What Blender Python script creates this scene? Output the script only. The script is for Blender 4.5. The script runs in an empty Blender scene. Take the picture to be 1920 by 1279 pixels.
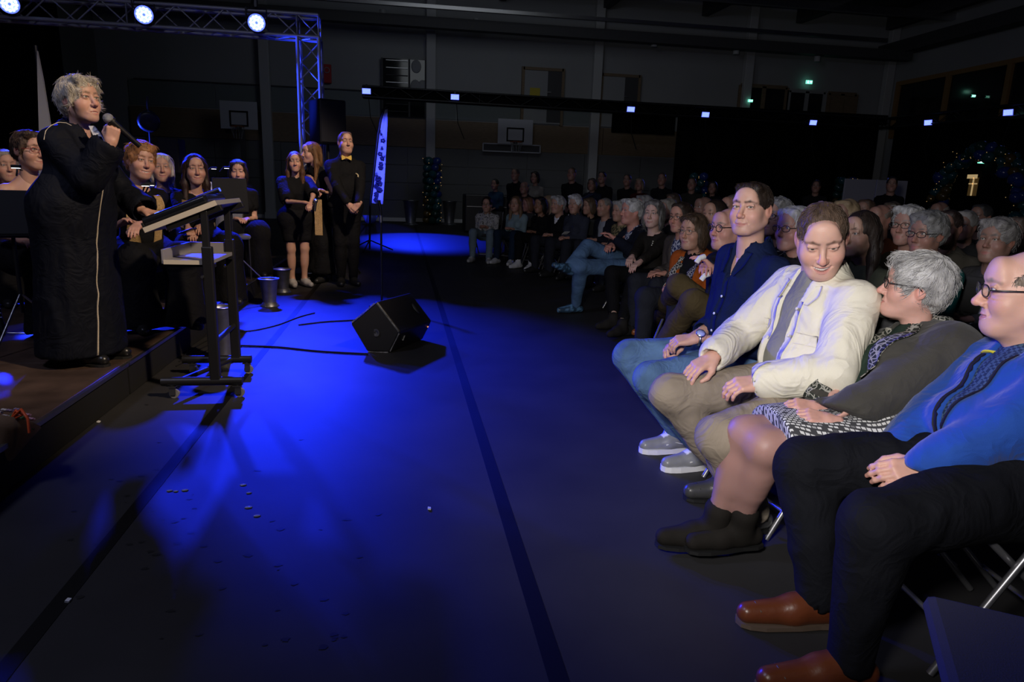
import bpy, bmesh, math, random
import numpy as np
from mathutils import Vector, Matrix
from mathutils.bvhtree import BVHTree

random.seed(7); np.random.seed(7)
scene = bpy.context.scene
COL = scene.collection

# ------------------------------------------------------------------ camera
F_PX, CAM_H = 1280.0, 1.28
def cam_axes(yaw, pitch, roll):
    y, p, r = [math.radians(a) for a in (yaw, pitch, roll)]
    f = np.array([math.sin(y)*math.cos(p), math.cos(y)*math.cos(p), -math.sin(p)])
    rt = np.array([math.cos(y), -math.sin(y), 0]); up = np.cross(rt, f)
    return f, math.cos(r)*rt+math.sin(r)*up, math.cos(r)*up-math.sin(r)*rt
CF, CR, CU = cam_axes(9.4, 12.8, 1.9)
CAM = np.array([0, 0, CAM_H])
cam_data = bpy.data.cameras.new('camera')
cam_data.sensor_width = 36.0
cam_data.lens = 36.0*F_PX/1920.0
cam_data.clip_start = 0.02; cam_data.clip_end = 200
cam = bpy.data.objects.new('camera', cam_data); COL.objects.link(cam)
m4 = Matrix(((CR[0], CU[0], -CF[0], 0), (CR[1], CU[1], -CF[1], 0), (CR[2], CU[2], -CF[2], CAM_H), (0, 0, 0, 1)))
cam.matrix_world = m4
scene.camera = cam
def ray(px, py): return CF+CR*(px-960)/F_PX+CU*(639.5-py)/F_PX
def at_z(px, py, z=0.): d = ray(px, py); return CAM+d*(z-CAM_H)/d[2]
def at_y(px, py, Y): d = ray(px, py); return CAM+d*Y/d[1]
def at_x(px, py, X): d = ray(px, py); return CAM+d*X/d[0]
def at_d(px, py, z): return CAM+ray(px, py)*z

# ------------------------------------------------------------------ colour management, world
vs = scene.view_settings
vs.view_transform = 'Standard'; vs.look = 'None'; vs.gamma = 1.0; vs.exposure = 0.0
vs.use_curve_mapping = False
world = bpy.data.worlds.new('dim_hall'); scene.world = world
world.use_nodes = True
bg = world.node_tree.nodes['Background']
bg.inputs[0].default_value = (0.75, 0.82, 1.0, 1); bg.inputs[1].default_value = 0.010

# ------------------------------------------------------------------ lights
def aim(o, tgt):
    d = Vector(tgt)-o.location
    o.rotation_euler = d.to_track_quat('-Z', 'Y').to_euler()
def spot(name, loc, tgt, col, power, angle=40, blend=0.4, size=0.08):
    l = bpy.data.lights.new(name, 'SPOT'); l.energy = power; l.color = col
    l.spot_size = math.radians(angle); l.spot_blend = blend; l.shadow_soft_size = size
    o = bpy.data.objects.new(name, l); COL.objects.link(o); o.location = loc; aim(o, tgt); return o
def area(name, loc, tgt, col, power, size):
    l = bpy.data.lights.new(name, 'AREA'); l.energy = power; l.color = col; l.size = size
    o = bpy.data.objects.new(name, l); COL.objects.link(o); o.location = loc; aim(o, tgt); return o
BLUE = (0.008, 0.025, 1.0)
# stage par cans on the end truss, shining over the stage edge into the aisle
PAR_POS = [tuple(at_y(481, 43, 9.72)), tuple(at_y(270, 28, 9.72)), tuple(at_y(18, 8, 9.72))]
spot('par_beam', PAR_POS[0], (-0.55, 6.3, 0), BLUE, 6000, 46, 1.0, 0.09)
spot('par_beam.001', PAR_POS[1], (-0.5, 4.8, 0), BLUE, 2200, 46, 1.0, 0.09)
spot('par_beam.002', PAR_POS[2], (-0.4, 3.0, 0), BLUE, 3000, 46, 1.0, 0.09)
# led wash lights hung on the far truss: one is turned down on the floor by the wall
spot('wash_beam', (0.1, 20.6, 3.6), (0.5, 16.4, 0), BLUE, 2600, 34, 0.5, 0.1)
spot('wash_beam.001', (13.0, 20.7, 3.5), (8.0, 12.0, 1.0), (0.12, 0.16, 1.0), 220, 70, 0.8, 0.1)
# added blue spot over the hall that lights the beach flag, fixture unseen
spot('flag_beam', (0.5, 1.5, 5.4), (-0.33, 13.2, 1.65), (0.07, 0.09, 1.0), 16000, 7.5, 0.4, 0.06)
# blue par can at the left of the stage, raking the truss leg and the loudspeaker
spot('side_beam', (-6.0, 9.5, 0.5), (-1.15, 10.0, 2.5), (0.02, 0.05, 1.0), 8000, 17, 0.6, 0.08)
# soft fill added under the roof to brighten the far wall, no lamp there
area('wall_fill', (2.0, 15.5, 7.2), (2.0, 23.4, 3.6), (0.86, 0.93, 1.0), 47, 4.0)
# photographer's bounced flash
spot('camera_flash', (-0.30, 0.10, 1.66), (1.50, 2.95, 1.06), (1.0, 0.955, 0.92), 350, 76, 1.0, 0.14)
# warm theatre lamps over the hall, turned on the stage
spot('stage_key', (2.6, 1.2, 4.6), (-1.9, 5.0, 1.2), (1.0, 0.78, 0.56), 1250, 40, 0.6, 0.15)
spot('stage_key.001', (1.5, 4.0, 5.2), (-1.2, 8.6, 1.2), (1.0, 0.78, 0.57), 1300, 22, 0.8, 0.15)
# cool spill from the stage side onto the front rows
area('stage_spill', (-3.2, 1.8, 4.6), (1.8, 4.0, 0.9), (0.62, 0.66, 1.0), 60, 0.8)
# ------------------------------------------------------------------ materials
MATS = {}
def mat(name, col=(0.5, 0.5, 0.5), rough=0.6, metal=0.0, spec=0.4, attr=False, noise=0.0, nscale=20.0, bump=0.0, bscale=200.0,
        emit=None, estr=0.0, sheen=0.0, sss=0.0, coat=0.0, stretch=None, alpha=1.0, trans=0.0, fold=0.0, fscale=11.0):
    if name in MATS: return MATS[name]
    m = bpy.data.materials.new(name); m.use_nodes = True; nt = m.node_tree; N = nt.nodes; L = nt.links
    b = N['Principled BSDF']
    b.inputs['Base Color'].default_value = (*col, 1); b.inputs['Roughness'].default_value = rough
    b.inputs['Metallic'].default_value = metal; b.inputs['Specular IOR Level'].default_value = spec
    if sheen: b.inputs['Sheen Weight'].default_value = sheen
    if coat: b.inputs['Coat Weight'].default_value = coat
    if trans: b.inputs['Transmission Weight'].default_value = trans
    if alpha < 1: b.inputs['Alpha'].default_value = alpha
    if sss:
        b.inputs['Subsurface Weight'].default_value = sss; b.inputs['Subsurface Radius'].default_value = (0.9, 0.3, 0.15)
        b.inputs['Subsurface Scale'].default_value = 0.008
    if emit: b.inputs['Emission Color'].default_value = (*emit, 1); b.inputs['Emission Strength'].default_value = estr
    src = None
    if attr:
        a = N.new('ShaderNodeAttribute'); a.attribute_name = 'Col'; src = a.outputs['Color']
    if noise or bump or fold:
        tc = N.new('ShaderNodeTexCoord'); vec = tc.outputs['Object']
        if stretch:
            mp = N.new('ShaderNodeMapping'); mp.inputs['Scale'].default_value = stretch; L.new(vec, mp.inputs['Vector']); vec = mp.outputs['Vector']
    if noise:
        t = N.new('ShaderNodeTexNoise'); t.inputs['Scale'].default_value = nscale; t.inputs['Detail'].default_value = 5; L.new(vec, t.inputs['Vector'])
        mr = N.new('ShaderNodeMapRange'); mr.inputs['From Min'].default_value = 0.3; mr.inputs['From Max'].default_value = 0.7
        mr.inputs['To Min'].default_value = 1-noise; mr.inputs['To Max'].default_value = 1+noise; L.new(t.outputs['Fac'], mr.inputs['Value'])
        mx = N.new('ShaderNodeMix'); mx.data_type = 'RGBA'; mx.blend_type = 'MULTIPLY'; mx.inputs[0].default_value = 1.0
        if src: L.new(src, mx.inputs[6])
        else: mx.inputs[6].default_value = (*col, 1)
        L.new(mr.outputs['Result'], mx.inputs[7]); src = mx.outputs[2]
    if src: L.new(src, b.inputs['Base Color'])
    if bump:
        t2 = N.new('ShaderNodeTexNoise'); t2.inputs['Scale'].default_value = bscale; t2.inputs['Detail'].default_value = 4; L.new(vec, t2.inputs['Vector'])
        bp = N.new('ShaderNodeBump'); bp.inputs['Strength'].default_value = bump; bp.inputs['Distance'].default_value = 0.004
        L.new(t2.outputs['Fac'], bp.inputs['Height']); L.new(bp.outputs['Normal'], b.inputs['Normal'])
    if fold:   # soft creases in cloth
        t3 = N.new('ShaderNodeTexNoise'); t3.inputs['Scale'].default_value = fscale; t3.inputs['Detail'].default_value = 2; t3.inputs['Distortion'].default_value = 1.6; L.new(vec, t3.inputs['Vector'])
        ma = N.new('ShaderNodeMath'); ma.operation = 'SUBTRACT'; ma.inputs[1].default_value = 0.5; L.new(t3.outputs['Fac'], ma.inputs[0]); mb = N.new('ShaderNodeMath'); mb.operation = 'ABSOLUTE'; L.new(ma.outputs[0], mb.inputs[0])
        mc = N.new('ShaderNodeMath'); mc.operation = 'MULTIPLY'; mc.inputs[1].default_value = -1.0; L.new(mb.outputs[0], mc.inputs[0])
        b2 = N.new('ShaderNodeBump'); b2.inputs['Strength'].default_value = fold; b2.inputs['Distance'].default_value = 0.05; L.new(mc.outputs[0], b2.inputs['Height'])
        if bump: L.new(bp.outputs['Normal'], b2.inputs['Normal'])
        L.new(b2.outputs['Normal'], b.inputs['Normal'])
    MATS[name] = m; return m
def pattern(name, cols, kind, scale, thr=0.5, rough=0.8, stretch=(1, 1, 1), rot=(0, 0, 0)):
    """two colour cloth print from procedural nodes"""
    if name in MATS: return MATS[name]
    m = bpy.data.materials.new(name); m.use_nodes = True; nt = m.node_tree; N = nt.nodes; L = nt.links
    b = N['Principled BSDF']; b.inputs['Roughness'].default_value = rough; b.inputs['Specular IOR Level'].default_value = 0.25
    tc = N.new('ShaderNodeTexCoord'); mp = N.new('ShaderNodeMapping'); mp.inputs['Scale'].default_value = stretch; mp.inputs['Rotation'].default_value = rot
    L.new(tc.outputs['Object'], mp.inputs['Vector'])
    if kind == 'voronoi':
        t = N.new('ShaderNodeTexVoronoi'); t.inputs['Scale'].default_value = scale; out = t.outputs['Distance']
    elif kind == 'edge':
        t = N.new('ShaderNodeTexVoronoi'); t.feature = 'DISTANCE_TO_EDGE'; t.inputs['Scale'].default_value = scale; out = t.outputs['Distance']
    elif kind == 'brick':
        t = N.new('ShaderNodeTexBrick'); t.inputs['Scale'].default_value = scale; t.inputs['Mortar Size'].default_value = 0.06
        t.inputs['Color1'].default_value = (1, 1, 1, 1); t.inputs['Color2'].default_value = (0.55, 0.55, 0.55, 1); t.inputs['Mortar'].default_value = (0, 0, 0, 1); out = t.outputs['Color']
    elif kind == 'check':
        t = N.new('ShaderNodeTexChecker'); t.inputs['Scale'].default_value = scale; out = t.outputs['Fac']
    else:
        t = N.new('ShaderNodeTexNoise'); t.inputs['Scale'].default_value = scale; t.inputs['Detail'].default_value = 3; out = t.outputs['Fac']
    L.new(mp.outputs['Vector'], t.inputs['Vector'])
    cr = N.new('ShaderNodeValToRGB'); cr.color_ramp.elements[0].position = max(0, thr-0.03); cr.color_ramp.elements[1].position = min(1, thr+0.03)
    cr.color_ramp.elements[0].color = (*cols[0], 1); cr.color_ramp.elements[1].color = (*cols[1], 1)
    L.new(out, cr.inputs['Fac']); L.new(cr.outputs['Color'], b.inputs['Base Color'])
    MATS[name] = m; return m
def cloth(col, rough=0.85, bump=0.25, bscale=260):
    return mat('cloth_%.3f_%.3f_%.3f' % col, col, rough, spec=0.12, noise=0.12, nscale=9, bump=bump, bscale=bscale, fold=0.3, fscale=8.0)

# ------------------------------------------------------------------ objects
def tag(o, label=None, cat=None, group=None, kind=None):
    if label: o['label'] = label
    if cat: o['category'] = cat
    if group: o['group'] = group
    if kind: o['kind'] = kind
    return o
def thing(name, label, cat, loc, group=None, rz=0.0):
    o = bpy.data.objects.new(name, None); COL.objects.link(o); o.location = tuple(float(v) for v in loc); o.rotation_euler = (0, 0, rz)
    o.empty_display_size = 0.1
    return tag(o, label, cat, group)
def root_loc(o):
    while o.parent: o = o.parent
    return np.array(o.location)
def link_mesh(name, me, m, parent, offset=True):
    o = bpy.data.objects.new(name, me); COL.objects.link(o)
    if m:
        for mm in (m if isinstance(m, list) else [m]): me.materials.append(mm)
    if parent is not None: o.parent = parent
    return o
class MB:
    """collects primitive shapes for one mesh"""
    def __init__(s): s.v = []; s.f = []; s.sm = []
    def add(s, vs_, fs_, smooth=False):
        n = len(s.v); s.v += [tuple(map(float, q)) for q in vs_]; s.f += [tuple(i+n for i in q) for q in fs_]; s.sm += [smooth]*len(fs_); return s
    def box(s, c, d, R=None, bev=0.0):
        c = np.array(c, float); h = np.array(d, float)/2
        if bev <= 0:
            V = np.array([(x, y, z) for x in (-1, 1) for y in (-1, 1) for z in (-1, 1)])*h
            Fc = [(0, 1, 3, 2), (4, 6, 7, 5), (0, 4, 5, 1), (2, 3, 7, 6), (0, 2, 6, 4), (1, 5, 7, 3)]
        else:
            bm = bmesh.new(); bmesh.ops.create_cube(bm, size=1)
            for v in bm.verts: v.co = Vector((v.co.x*2*h[0], v.co.y*2*h[1], v.co.z*2*h[2]))
            bmesh.ops.bevel(bm, geom=bm.edges[:], offset=min(bev, h.min()*0.98), segments=2, affect='EDGES', profile=0.5)
            bm.verts.index_update(); V = np.array([v.co[:] for v in bm.verts]); Fc = [tuple(v.index for v in f.verts) for f in bm.faces]; bm.free()
        if R is not None: V = V@np.array(R).T
        return s.add(V+c, Fc)
    def cyl(s, a, b, r0, r1=None, n=10, cap=True, smooth=True):
        r1 = r0 if r1 is None else r1
        a = np.array(a, float); b = np.array(b, float); d = b-a; d = d/(np.linalg.norm(d)+1e-9)
        t = np.array([0, 0, 1.]) if abs(d[2]) < 0.9 else np.array([1., 0, 0]); u = np.cross(d, t); u /= np.linalg.norm(u); w = np.cross(d, u)
        an = [2*math.pi*i/n for i in range(n)]
        V = [a+r0*(math.cos(q)*u+math.sin(q)*w) for q in an]+[b+r1*(math.cos(q)*u+math.sin(q)*w) for q in an]
        s.add(V, [(i, (i+1) % n, n+(i+1) % n, n+i) for i in range(n)], smooth)
        if cap:
            s.add(V[:n], [tuple(range(n))[::-1]]); s.add(V[n:], [tuple(range(n))])
        return s
    def tube(s, pts, r, n=8, closed=False):
        P = [np.array(p, float) for p in pts]; m = len(P); rr = r if hasattr(r, '__len__') else [r]*m; rings = []; prev = None
        for i in range(m):
            if closed: d = P[(i+1) % m]-P[i-1]
            else: d = P[min(i+1, m-1)]-P[max(i-1, 0)]
            d = d/(np.linalg.norm(d)+1e-9)
            if prev is None:
                t = np.array([0, 0, 1.]) if abs(d[2]) < 0.9 else np.array([1., 0, 0]); u = np.cross(d, t)
            else: u = prev-d*(prev@d)
            u /= np.linalg.norm(u)+1e-9; prev = u; w = np.cross(d, u)
            rings.append([P[i]+rr[i]*(math.cos(2*math.pi*k/n)*u+math.sin(2*math.pi*k/n)*w) for k in range(n)])
        V = [q for g in rings for q in g]; Fc = []
        for i in range(m if closed else m-1):
            j = (i+1) % m
            for k in range(n): Fc.append((i*n+k, i*n+(k+1) % n, j*n+(k+1) % n, j*n+k))
        s.add(V, Fc, True)
        if not closed: s.add(rings[0], [tuple(range(n))[::-1]]); s.add(rings[-1], [tuple(range(n))])
        return s
    def lathe(s, c, prof, n=20, axis=None, smooth=True):
        c = np.array(c, float); V = []; R = np.eye(3) if axis is None else frame_z(axis)
        for (r, z) in prof:
            for k in range(n): V.append(c+R@np.array([r*math.cos(2*math.pi*k/n), r*math.sin(2*math.pi*k/n), z]))
        Fc = [(i*n+k, i*n+(k+1) % n, (i+1)*n+(k+1) % n, (i+1)*n+k) for i in range(len(prof)-1) for k in range(n)]
        return s.add(V, Fc, smooth)
    def sphere(s, c, r, n=10, R=None):
        r = np.array([r]*3 if not hasattr(r, '__len__') else r, float); V = []; Fc = []; m = n*2
        for i in range(n+1):
            t = math.pi*i/n
            for k in range(m): V.append(np.array([math.sin(t)*math.cos(2*math.pi*k/m), math.sin(t)*math.sin(2*math.pi*k/m), math.cos(t)])*r)
        V = np.array(V)
        if R is not None: V = V@np.array(R).T
        for i in range(n):
            for k in range(m): Fc.append((i*m+k, (i+1)*m+k, (i+1)*m+(k+1) % m, i*m+(k+1) % m))
        return s.add(V+np.array(c, float), Fc, True)
    def prism(s, poly, d):
        """extrude a 3d polygon by vector d"""
        P = [np.array(p, float) for p in poly]; n = len(P); d = np.array(d, float)
        return s.add(P+[p+d for p in P], [tuple(range(n))[::-1], tuple(range(n, 2*n))]+[(i, (i+1) % n, n+(i+1) % n, n+i) for i in range(n)])
    def build(s, name, m, parent=None, local=False):
        me = bpy.data.meshes.new(name); V = s.v
        if parent is not None and not local:
            o0 = root_loc(parent); V = [(a-o0[0], b-o0[1], c-o0[2]) for a, b, c in V]
        me.from_pydata(V, [], s.f); me.polygons.foreach_set('use_smooth', s.sm); me.update()
        return link_mesh(name, me, m, parent)
def frame_z(ax):
    z = np.array(ax, float); z /= np.linalg.norm(z); t = np.array([0, 0, 1.]) if abs(z[2]) < 0.9 else np.array([1., 0, 0])
    x = np.cross(t, z); x /= np.linalg.norm(x); return np.stack([x, np.cross(z, x), z], 1)
def copy_tree(o, parent=None):
    c = o.copy(); COL.objects.link(c); c.parent = parent
    for ch in list(o.children): copy_tree(ch, c)
    return c
def struct(name, mb, m, label=None):
    o = mb.build(name, m); tag(o, label, None, None, 'structure'); return o
# ------------------------------------------------------------------ materials of the place
M_floor = mat('floor_vinyl', (0.031, 0.030, 0.031), 0.55, spec=0.22, noise=0.18, nscale=2.2, bump=0.05, bscale=90)
M_tape = mat('tape_black', (0.004, 0.004, 0.004), 0.6, spec=0.2)
M_stain = mat('floor_stain', (0.010, 0.010, 0.010), 0.6)
M_deck = mat('stage_deck', (0.060, 0.038, 0.028), 0.42, spec=0.5, noise=0.4, nscale=5, bump=0.12, bscale=60)
M_skirt = mat('stage_skirt', (0.006, 0.006, 0.006), 0.8)
M_alu = mat('aluminium', (0.60, 0.60, 0.62), 0.32, metal=1.0)
M_truss = mat('truss_alu', (0.52, 0.52, 0.54), 0.45, metal=0.35, spec=0.5)
M_steel = mat('steel', (0.42, 0.42, 0.43), 0.35, metal=1.0)
M_blackmetal = mat('black_metal', (0.012, 0.012, 0.013), 0.42, spec=0.5)
M_black = mat('matt_black', (0.006, 0.006, 0.007), 0.75)
M_drape = mat('black_drape', (0.0035, 0.0035, 0.0038), 0.95, spec=0.1)
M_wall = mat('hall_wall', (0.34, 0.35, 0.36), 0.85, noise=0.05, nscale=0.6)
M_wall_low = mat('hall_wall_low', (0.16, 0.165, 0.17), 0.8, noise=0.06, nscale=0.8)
M_teal = mat('teal_panel', (0.20, 0.23, 0.235), 0.8)
M_wood = mat('wood_panel', (0.22, 0.16, 0.10), 0.6, noise=0.15, nscale=6, stretch=(1, 1, 8))
M_column = mat('column_paint', (0.50, 0.51, 0.52), 0.7)
M_ceil = mat('ceiling_panel', (0.10, 0.10, 0.105), 0.9)
M_beam = mat('beam_dark', (0.07, 0.07, 0.075), 0.7)
M_white = mat('white_paint', (0.75, 0.76, 0.78), 0.5)
M_plastic = mat('black_plastic', (0.010, 0.010, 0.012), 0.35, spec=0.5)
M_darkglass = mat('dark_glass', (0.01, 0.012, 0.014), 0.08, spec=0.6)
M_orangewood = mat('window_wood', (0.33, 0.19, 0.07), 0.5)
M_green = mat('exit_green', (0.1, 0.8, 0.5), 0.4, emit=(0.25, 1.0, 0.72), estr=1.1)
M_signwhite = mat('exit_white', (0.9, 1, 0.95), 0.4, emit=(0.8, 1.0, 0.92), estr=2.2)
M_led = mat('led_blue', (0.3, 0.4, 1), 0.3, emit=(0.10, 0.14, 1.0), estr=1.6)
M_ledcore = mat('led_core', (0.7, 0.8, 1), 0.3, emit=(0.24, 0.32, 1.0), estr=1.9)
M_parled = mat('par_led', (0.7, 0.8, 1), 0.3, emit=(0.36, 0.50, 1.0), estr=3.0)
M_fairy = mat('fairy_light', (1, 0.7, 0.3), 0.3, emit=(1.0, 0.62, 0.22), estr=0.22)

# ------------------------------------------------------------------ room
XL, XR, YB, YF, ZC = -9.0, 17.3, 23.5, -3.0, 7.6
struct('floor', MB().box(((XL+XR)/2, (YB+YF)/2, -0.05), (XR-XL+1, YB-YF+1, 0.1)), M_floor, 'dark grey vinyl sports hall floor')
struct('ceiling', MB().box(((XL+XR)/2, (YB+YF)/2+1, ZC+0.1), (XR-XL+1, YB-YF, 0.2)), M_ceil, 'dark hall ceiling high above')
wb = struct('wall_back', MB().box(((XL+XR)/2, YB+0.16, ZC/2), (XR-XL+1, 0.2, ZC)), M_wall, 'grey far wall of the sports hall')
# cladding of the far wall: lower boards, timber band, upper teal panels
z = 0.12
for k in range(4):
    for i in range(9):
        x0 = XL+1.2+i*2.0
        if x0 > 9.4: continue
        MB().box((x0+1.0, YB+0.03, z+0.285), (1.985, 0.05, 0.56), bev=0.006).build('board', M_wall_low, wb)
    z += 0.572
for i in range(6):
    x0 = -8.2+i*3.0
    MB().box((x0+1.5, YB+0.02, 2.86), (2.985, 0.07, 0.88), bev=0.008).build('wood_panel', M_wood, wb)
for i in range(7):
    x0 = -8.2+i*2.5
    MB().box((x0+1.25, YB+0.05, 3.70), (2.47, 0.03, 0.72)).build('teal_panel', M_teal, wb)
MB().box((0.5, YB-0.01, 0.06), (18.0, 0.03, 0.12)).build('skirting', M_white, wb)
MB().box((0.0, YB-0.015, 4.09), (16.0, 0.03, 0.03)).build('rail', M_beam, wb)
wr = struct('wall_right', MB().box((XR+0.1, (YB+YF)/2, ZC/2), (0.2, YB-YF, ZC)), M_wall, 'dark side wall with glazed gallery')
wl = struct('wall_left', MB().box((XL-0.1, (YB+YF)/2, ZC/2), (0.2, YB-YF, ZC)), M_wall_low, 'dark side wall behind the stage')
# columns on the far wall
for i, px in enumerate((496, 808, 1120, 1403, 1668)):
    p = at_y(px, 150, YB-0.2)
    o = struct('trim_%d' % (i+1), MB().box((p[0], YB-0.12, ZC/2), (0.30, 0.24, ZC), bev=0.02), M_column, 'pale square column on the far wall'); MB().box((p[0], YB-0.12, 0.1), (0.34, 0.28, 0.2), bev=0.01).build('column_foot', M_column, o)
# roof beams, ducts and hangers along the far wall
bm_ = MB(); bm_.box((4, YB-1.2, 5.98), (26, 0.32, 0.30)); struct('trim_6', bm_, M_beam, 'long dark roof girder along the far wall')
struct('trim_7', MB().box((9, YB-2.6, 6.95), (17, 0.16, 0.22)), M_alu, 'pale metal rail under the ceiling')
struct('trim_8', MB().box((3, YB-2.0, 6.25), (25, 0.12, 0.1)), M_steel, 'thin conduit rail under the roof')
for i in range(8):
    struct('trim_%d' % (9+i), MB().box((-7+i*3.4, YB-6, 7.25), (0.22, 11.6, 0.5)), M_beam, 'dark roof beam running across the hall')
for i, px in enumerate((718, 893, 1063, 1227, 1381, 1533)):
    p = at_y(px, 30+(px-718)*0.093, YB-1.0)
    t = thing('ceiling_speaker', 'small pale cylinder lamp under the roof girder, %s counted from the truss leg' % ('first', 'second', 'third', 'fourth', 'fifth', 'sixth')[i], 'lamp', (p[0], p[1], p[2]), 'cylinder lamps under the girder')
    MB().cyl((p[0], p[1], p[2]-0.17), (p[0], p[1], p[2]+0.17), 0.10, n=14).build('housing', M_column, t)
    MB().cyl((p[0], p[1], p[2]+0.17), (p[0], p[1], 5.86), 0.02).build('stem', M_beam, t)
# doors and windows of the gallery above the timber band
def gallery_door(n, px0, px1, ptop, label):
    a = at_y(px0, ptop, YB); b = at_y(px1, ptop, YB); z0, z1 = 3.34, a[2]; w = b[0]-a[0]; cx = (a[0]+b[0])/2
    d = struct('door_%d' % n, MB().box((cx, YB+0.0, (z0+z1)/2), (w, 0.10, z1-z0)), M_wall, label)
    for s in (-1, 1): MB().box((cx+s*w/2, YB-0.04, (z0+z1)/2), (0.09, 0.12, z1-z0+0.09)).build('door_frame', M_wood, d)
    MB().box((cx, YB-0.04, z1), (w, 0.12, 0.09)).build('door_frame', M_wood, d)
    MB().box((cx+w*0.3, YB-0.055, (z0+z1)/2), (w*0.36, 0.03, z1-z0-0.1)).build('door_leaf', M_beam, d)
    MB().box((cx+w*0.16, YB-0.09, z0+1.0), (0.12, 0.05, 0.03)).build('handle', M_steel, d)
    return d
d1 = gallery_door(1, 981, 1056, 128, 'gallery door with dark leaf above the basketball board')
p = at_y(1003, 172, YB-0.07); MB().box((p[0], YB-0.07, p[2]), (0.34, 0.01, 0.24)).build('notice', mat('yellow_notice', (0.55, 0.45, 0.05), 0.7), d1)
gallery_door(2, 1128, 1199, 140, 'gallery door beside the second pale column')
# storage cabinet bay in the gallery
a = at_y(716, 108, YB-0.1); b = at_y(798, 222, YB-0.1)
wc = struct('window_1', MB().box(((a[0]+b[0])/2, YB-0.02, (3.34+a[2])/2), (b[0]-a[0], 0.08, a[2]-3.34)), M_darkglass, 'dark gallery bay with shelves behind glass')
for x in (a[0], a[0]+(b[0]-a[0])*0.62, b[0]): MB().box((x, YB-0.08, (3.34+a[2])/2), (0.06, 0.08, a[2]-3.34)).build('frame', M_beam, wc)
for k in range(8):
    zz = 3.5+k*0.22
    MB().box((a[0]+(b[0]-a[0])*0.34, YB-0.09, zz), ((b[0]-a[0])*0.5, 0.05, 0.02)).build('shelf', M_steel if k in (6, 7, 4) else M_beam, wc)
for (fx, fz) in ((0.78, 4.9), (0.76, 4.3), (0.93, 4.3)): MB().sphere((a[0]+(b[0]-a[0])*fx, YB-0.09, fz), (0.16, 0.03, 0.2), 8).build('stored_ball', M_wall, wc)
# red hose cabinet
p = at_y(613, 138, YB-0.1)
t = thing('fire_cabinet', 'small red fire hose cabinet beside the truss leg', 'cabinet', (p[0], YB-0.1, p[2]-0.25))
M_red = mat('red_paint', (0.42, 0.02, 0.03), 0.5)
MB().box((p[0], YB-0.04, p[2]), (0.26, 0.12, 0.56), bev=0.02).build('case', M_red, t); MB().lathe((p[0], YB-0.11, p[2]+0.1), [(0.07, 0), (0.09, 0), (0.09, 0.02), (0.07, 0.02)], 16, (0, -1, 0)).build('ring', M_wall, t)
# glazed gallery to the right of the third column
for n, (x0, x1, yt, lab) in enumerate(((1388, 1475, 160, 'dark gallery window left of the double doors'), (1478, 1546, 170, 'pair of pale framed glass doors in the gallery'), (1552, 1604, 175, 'pale gallery panel right of the double doors'))):
    a = at_y(x0, yt, YB); b = at_y(x1, yt, YB); cx = (a[0]+b[0])/2; w = b[0]-a[0]
    o = struct('window_%d' % (n+2), MB().box((cx, YB, (3.2+a[2])/2), (w, 0.1, a[2]-3.2)), M_darkglass if n < 2 else M_wood, lab)
    for k in range(3): MB().box((cx+(k-1)*w/2, YB-0.06, (3.2+a[2])/2), (0.14, 0.06, a[2]-3.2)).build('frame', M_wall if n == 1 else M_wood, o)
    MB().box((cx, YB-0.06, a[2]), (w, 0.06, 0.12)).build('frame', M_wall if n == 1 else M_wood, o)
for n in range(6):
    y0 = YB-0.6-n*2.3
    o = struct('window_%d' % (n+5), MB().box((XR-0.02, y0-1.1, 4.3), (0.08, 2.0, 1.7)), M_darkglass, 'dark gallery window in the side wall with timber posts')
    MB().box((XR-0.08, y0, 4.3), (0.12, 0.16, 1.9)).build('post', M_orangewood, o); MB().box((XR-0.08, y0-1.1, 5.2), (0.1, 2.3, 0.14)).build('lintel', M_orangewood, o)
struct('trim_30', MB().box((XR-0.4, YB-6, 6.3), (0.5, 12, 0.4)), M_beam, 'dark duct along the side wall')

# ------------------------------------------------------------------ exit signs
def exit_sign(px, py, Y, w, label, X=None):
    p = at_y(px, py, Y) if X is None else at_x(px, py, X)
    t = thing('exit_sign', label, 'sign', (p[0], p[1], p[2]-w*0.25), 'green emergency exit signs'); h = w*0.5
    MB().box(p, (w, 0.04, h), bev=0.005).build('sign_plate', M_green, t)
    q = p+np.array([0, -0.026, 0]); g = MB()
    g.prism([q+np.array(v)*w for v in ((0.08, 0, -0.02), (0.26, 0, -0.02), (0.26, 0, -0.1), (0.42, 0, 0.03), (0.26, 0, 0.15), (0.26, 0, 0.07), (0.08, 0, 0.07))], (0, -0.006, 0))
    g.build('arrow', M_signwhite, t); g = MB()
    g.sphere(q+np.array((-0.2, 0, 0.15))*w, (w*0.05, 0.004, w*0.05), 6); g.box(q+np.array((-0.22, 0, 0.02))*w, (w*0.1, 0.006, w*0.2))
    g.box(q+np.array((-0.30, 0, -0.12))*w, (w*0.06, 0.006, w*0.14), frame_z((0.6, 0, 1))); g.box(q+np.array((-0.15, 0, -0.12))*w, (w*0.06, 0.006, w*0.14), frame_z((-0.6, 0, 1)))
    g.build('running_figure', M_signwhite, t)
    MB().box(p+(np.array((0, 0.09, 0)) if X is None else np.array((0.1, 0.0, 0))), (0.05, 0.18, 0.05) if X is None else (0.42, 0.03, 0.05)).build('bracket', M_beam, t); return t
exit_sign(1517, 154, YB-0.10, 0.24, 'larger green emergency exit sign above the gallery double doors')
exit_sign(1407, 189, YB-0.3, 0.17, 'small green exit sign on the third pale column')
exit_sign(1825, 180, 0, 0.13, 'tiny green exit sign on the dark side gallery', X=XR-0.3)
exit_sign(1842, 302, 0, 0.26, 'green exit sign glowing behind the balloon arch', X=15.8)
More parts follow.
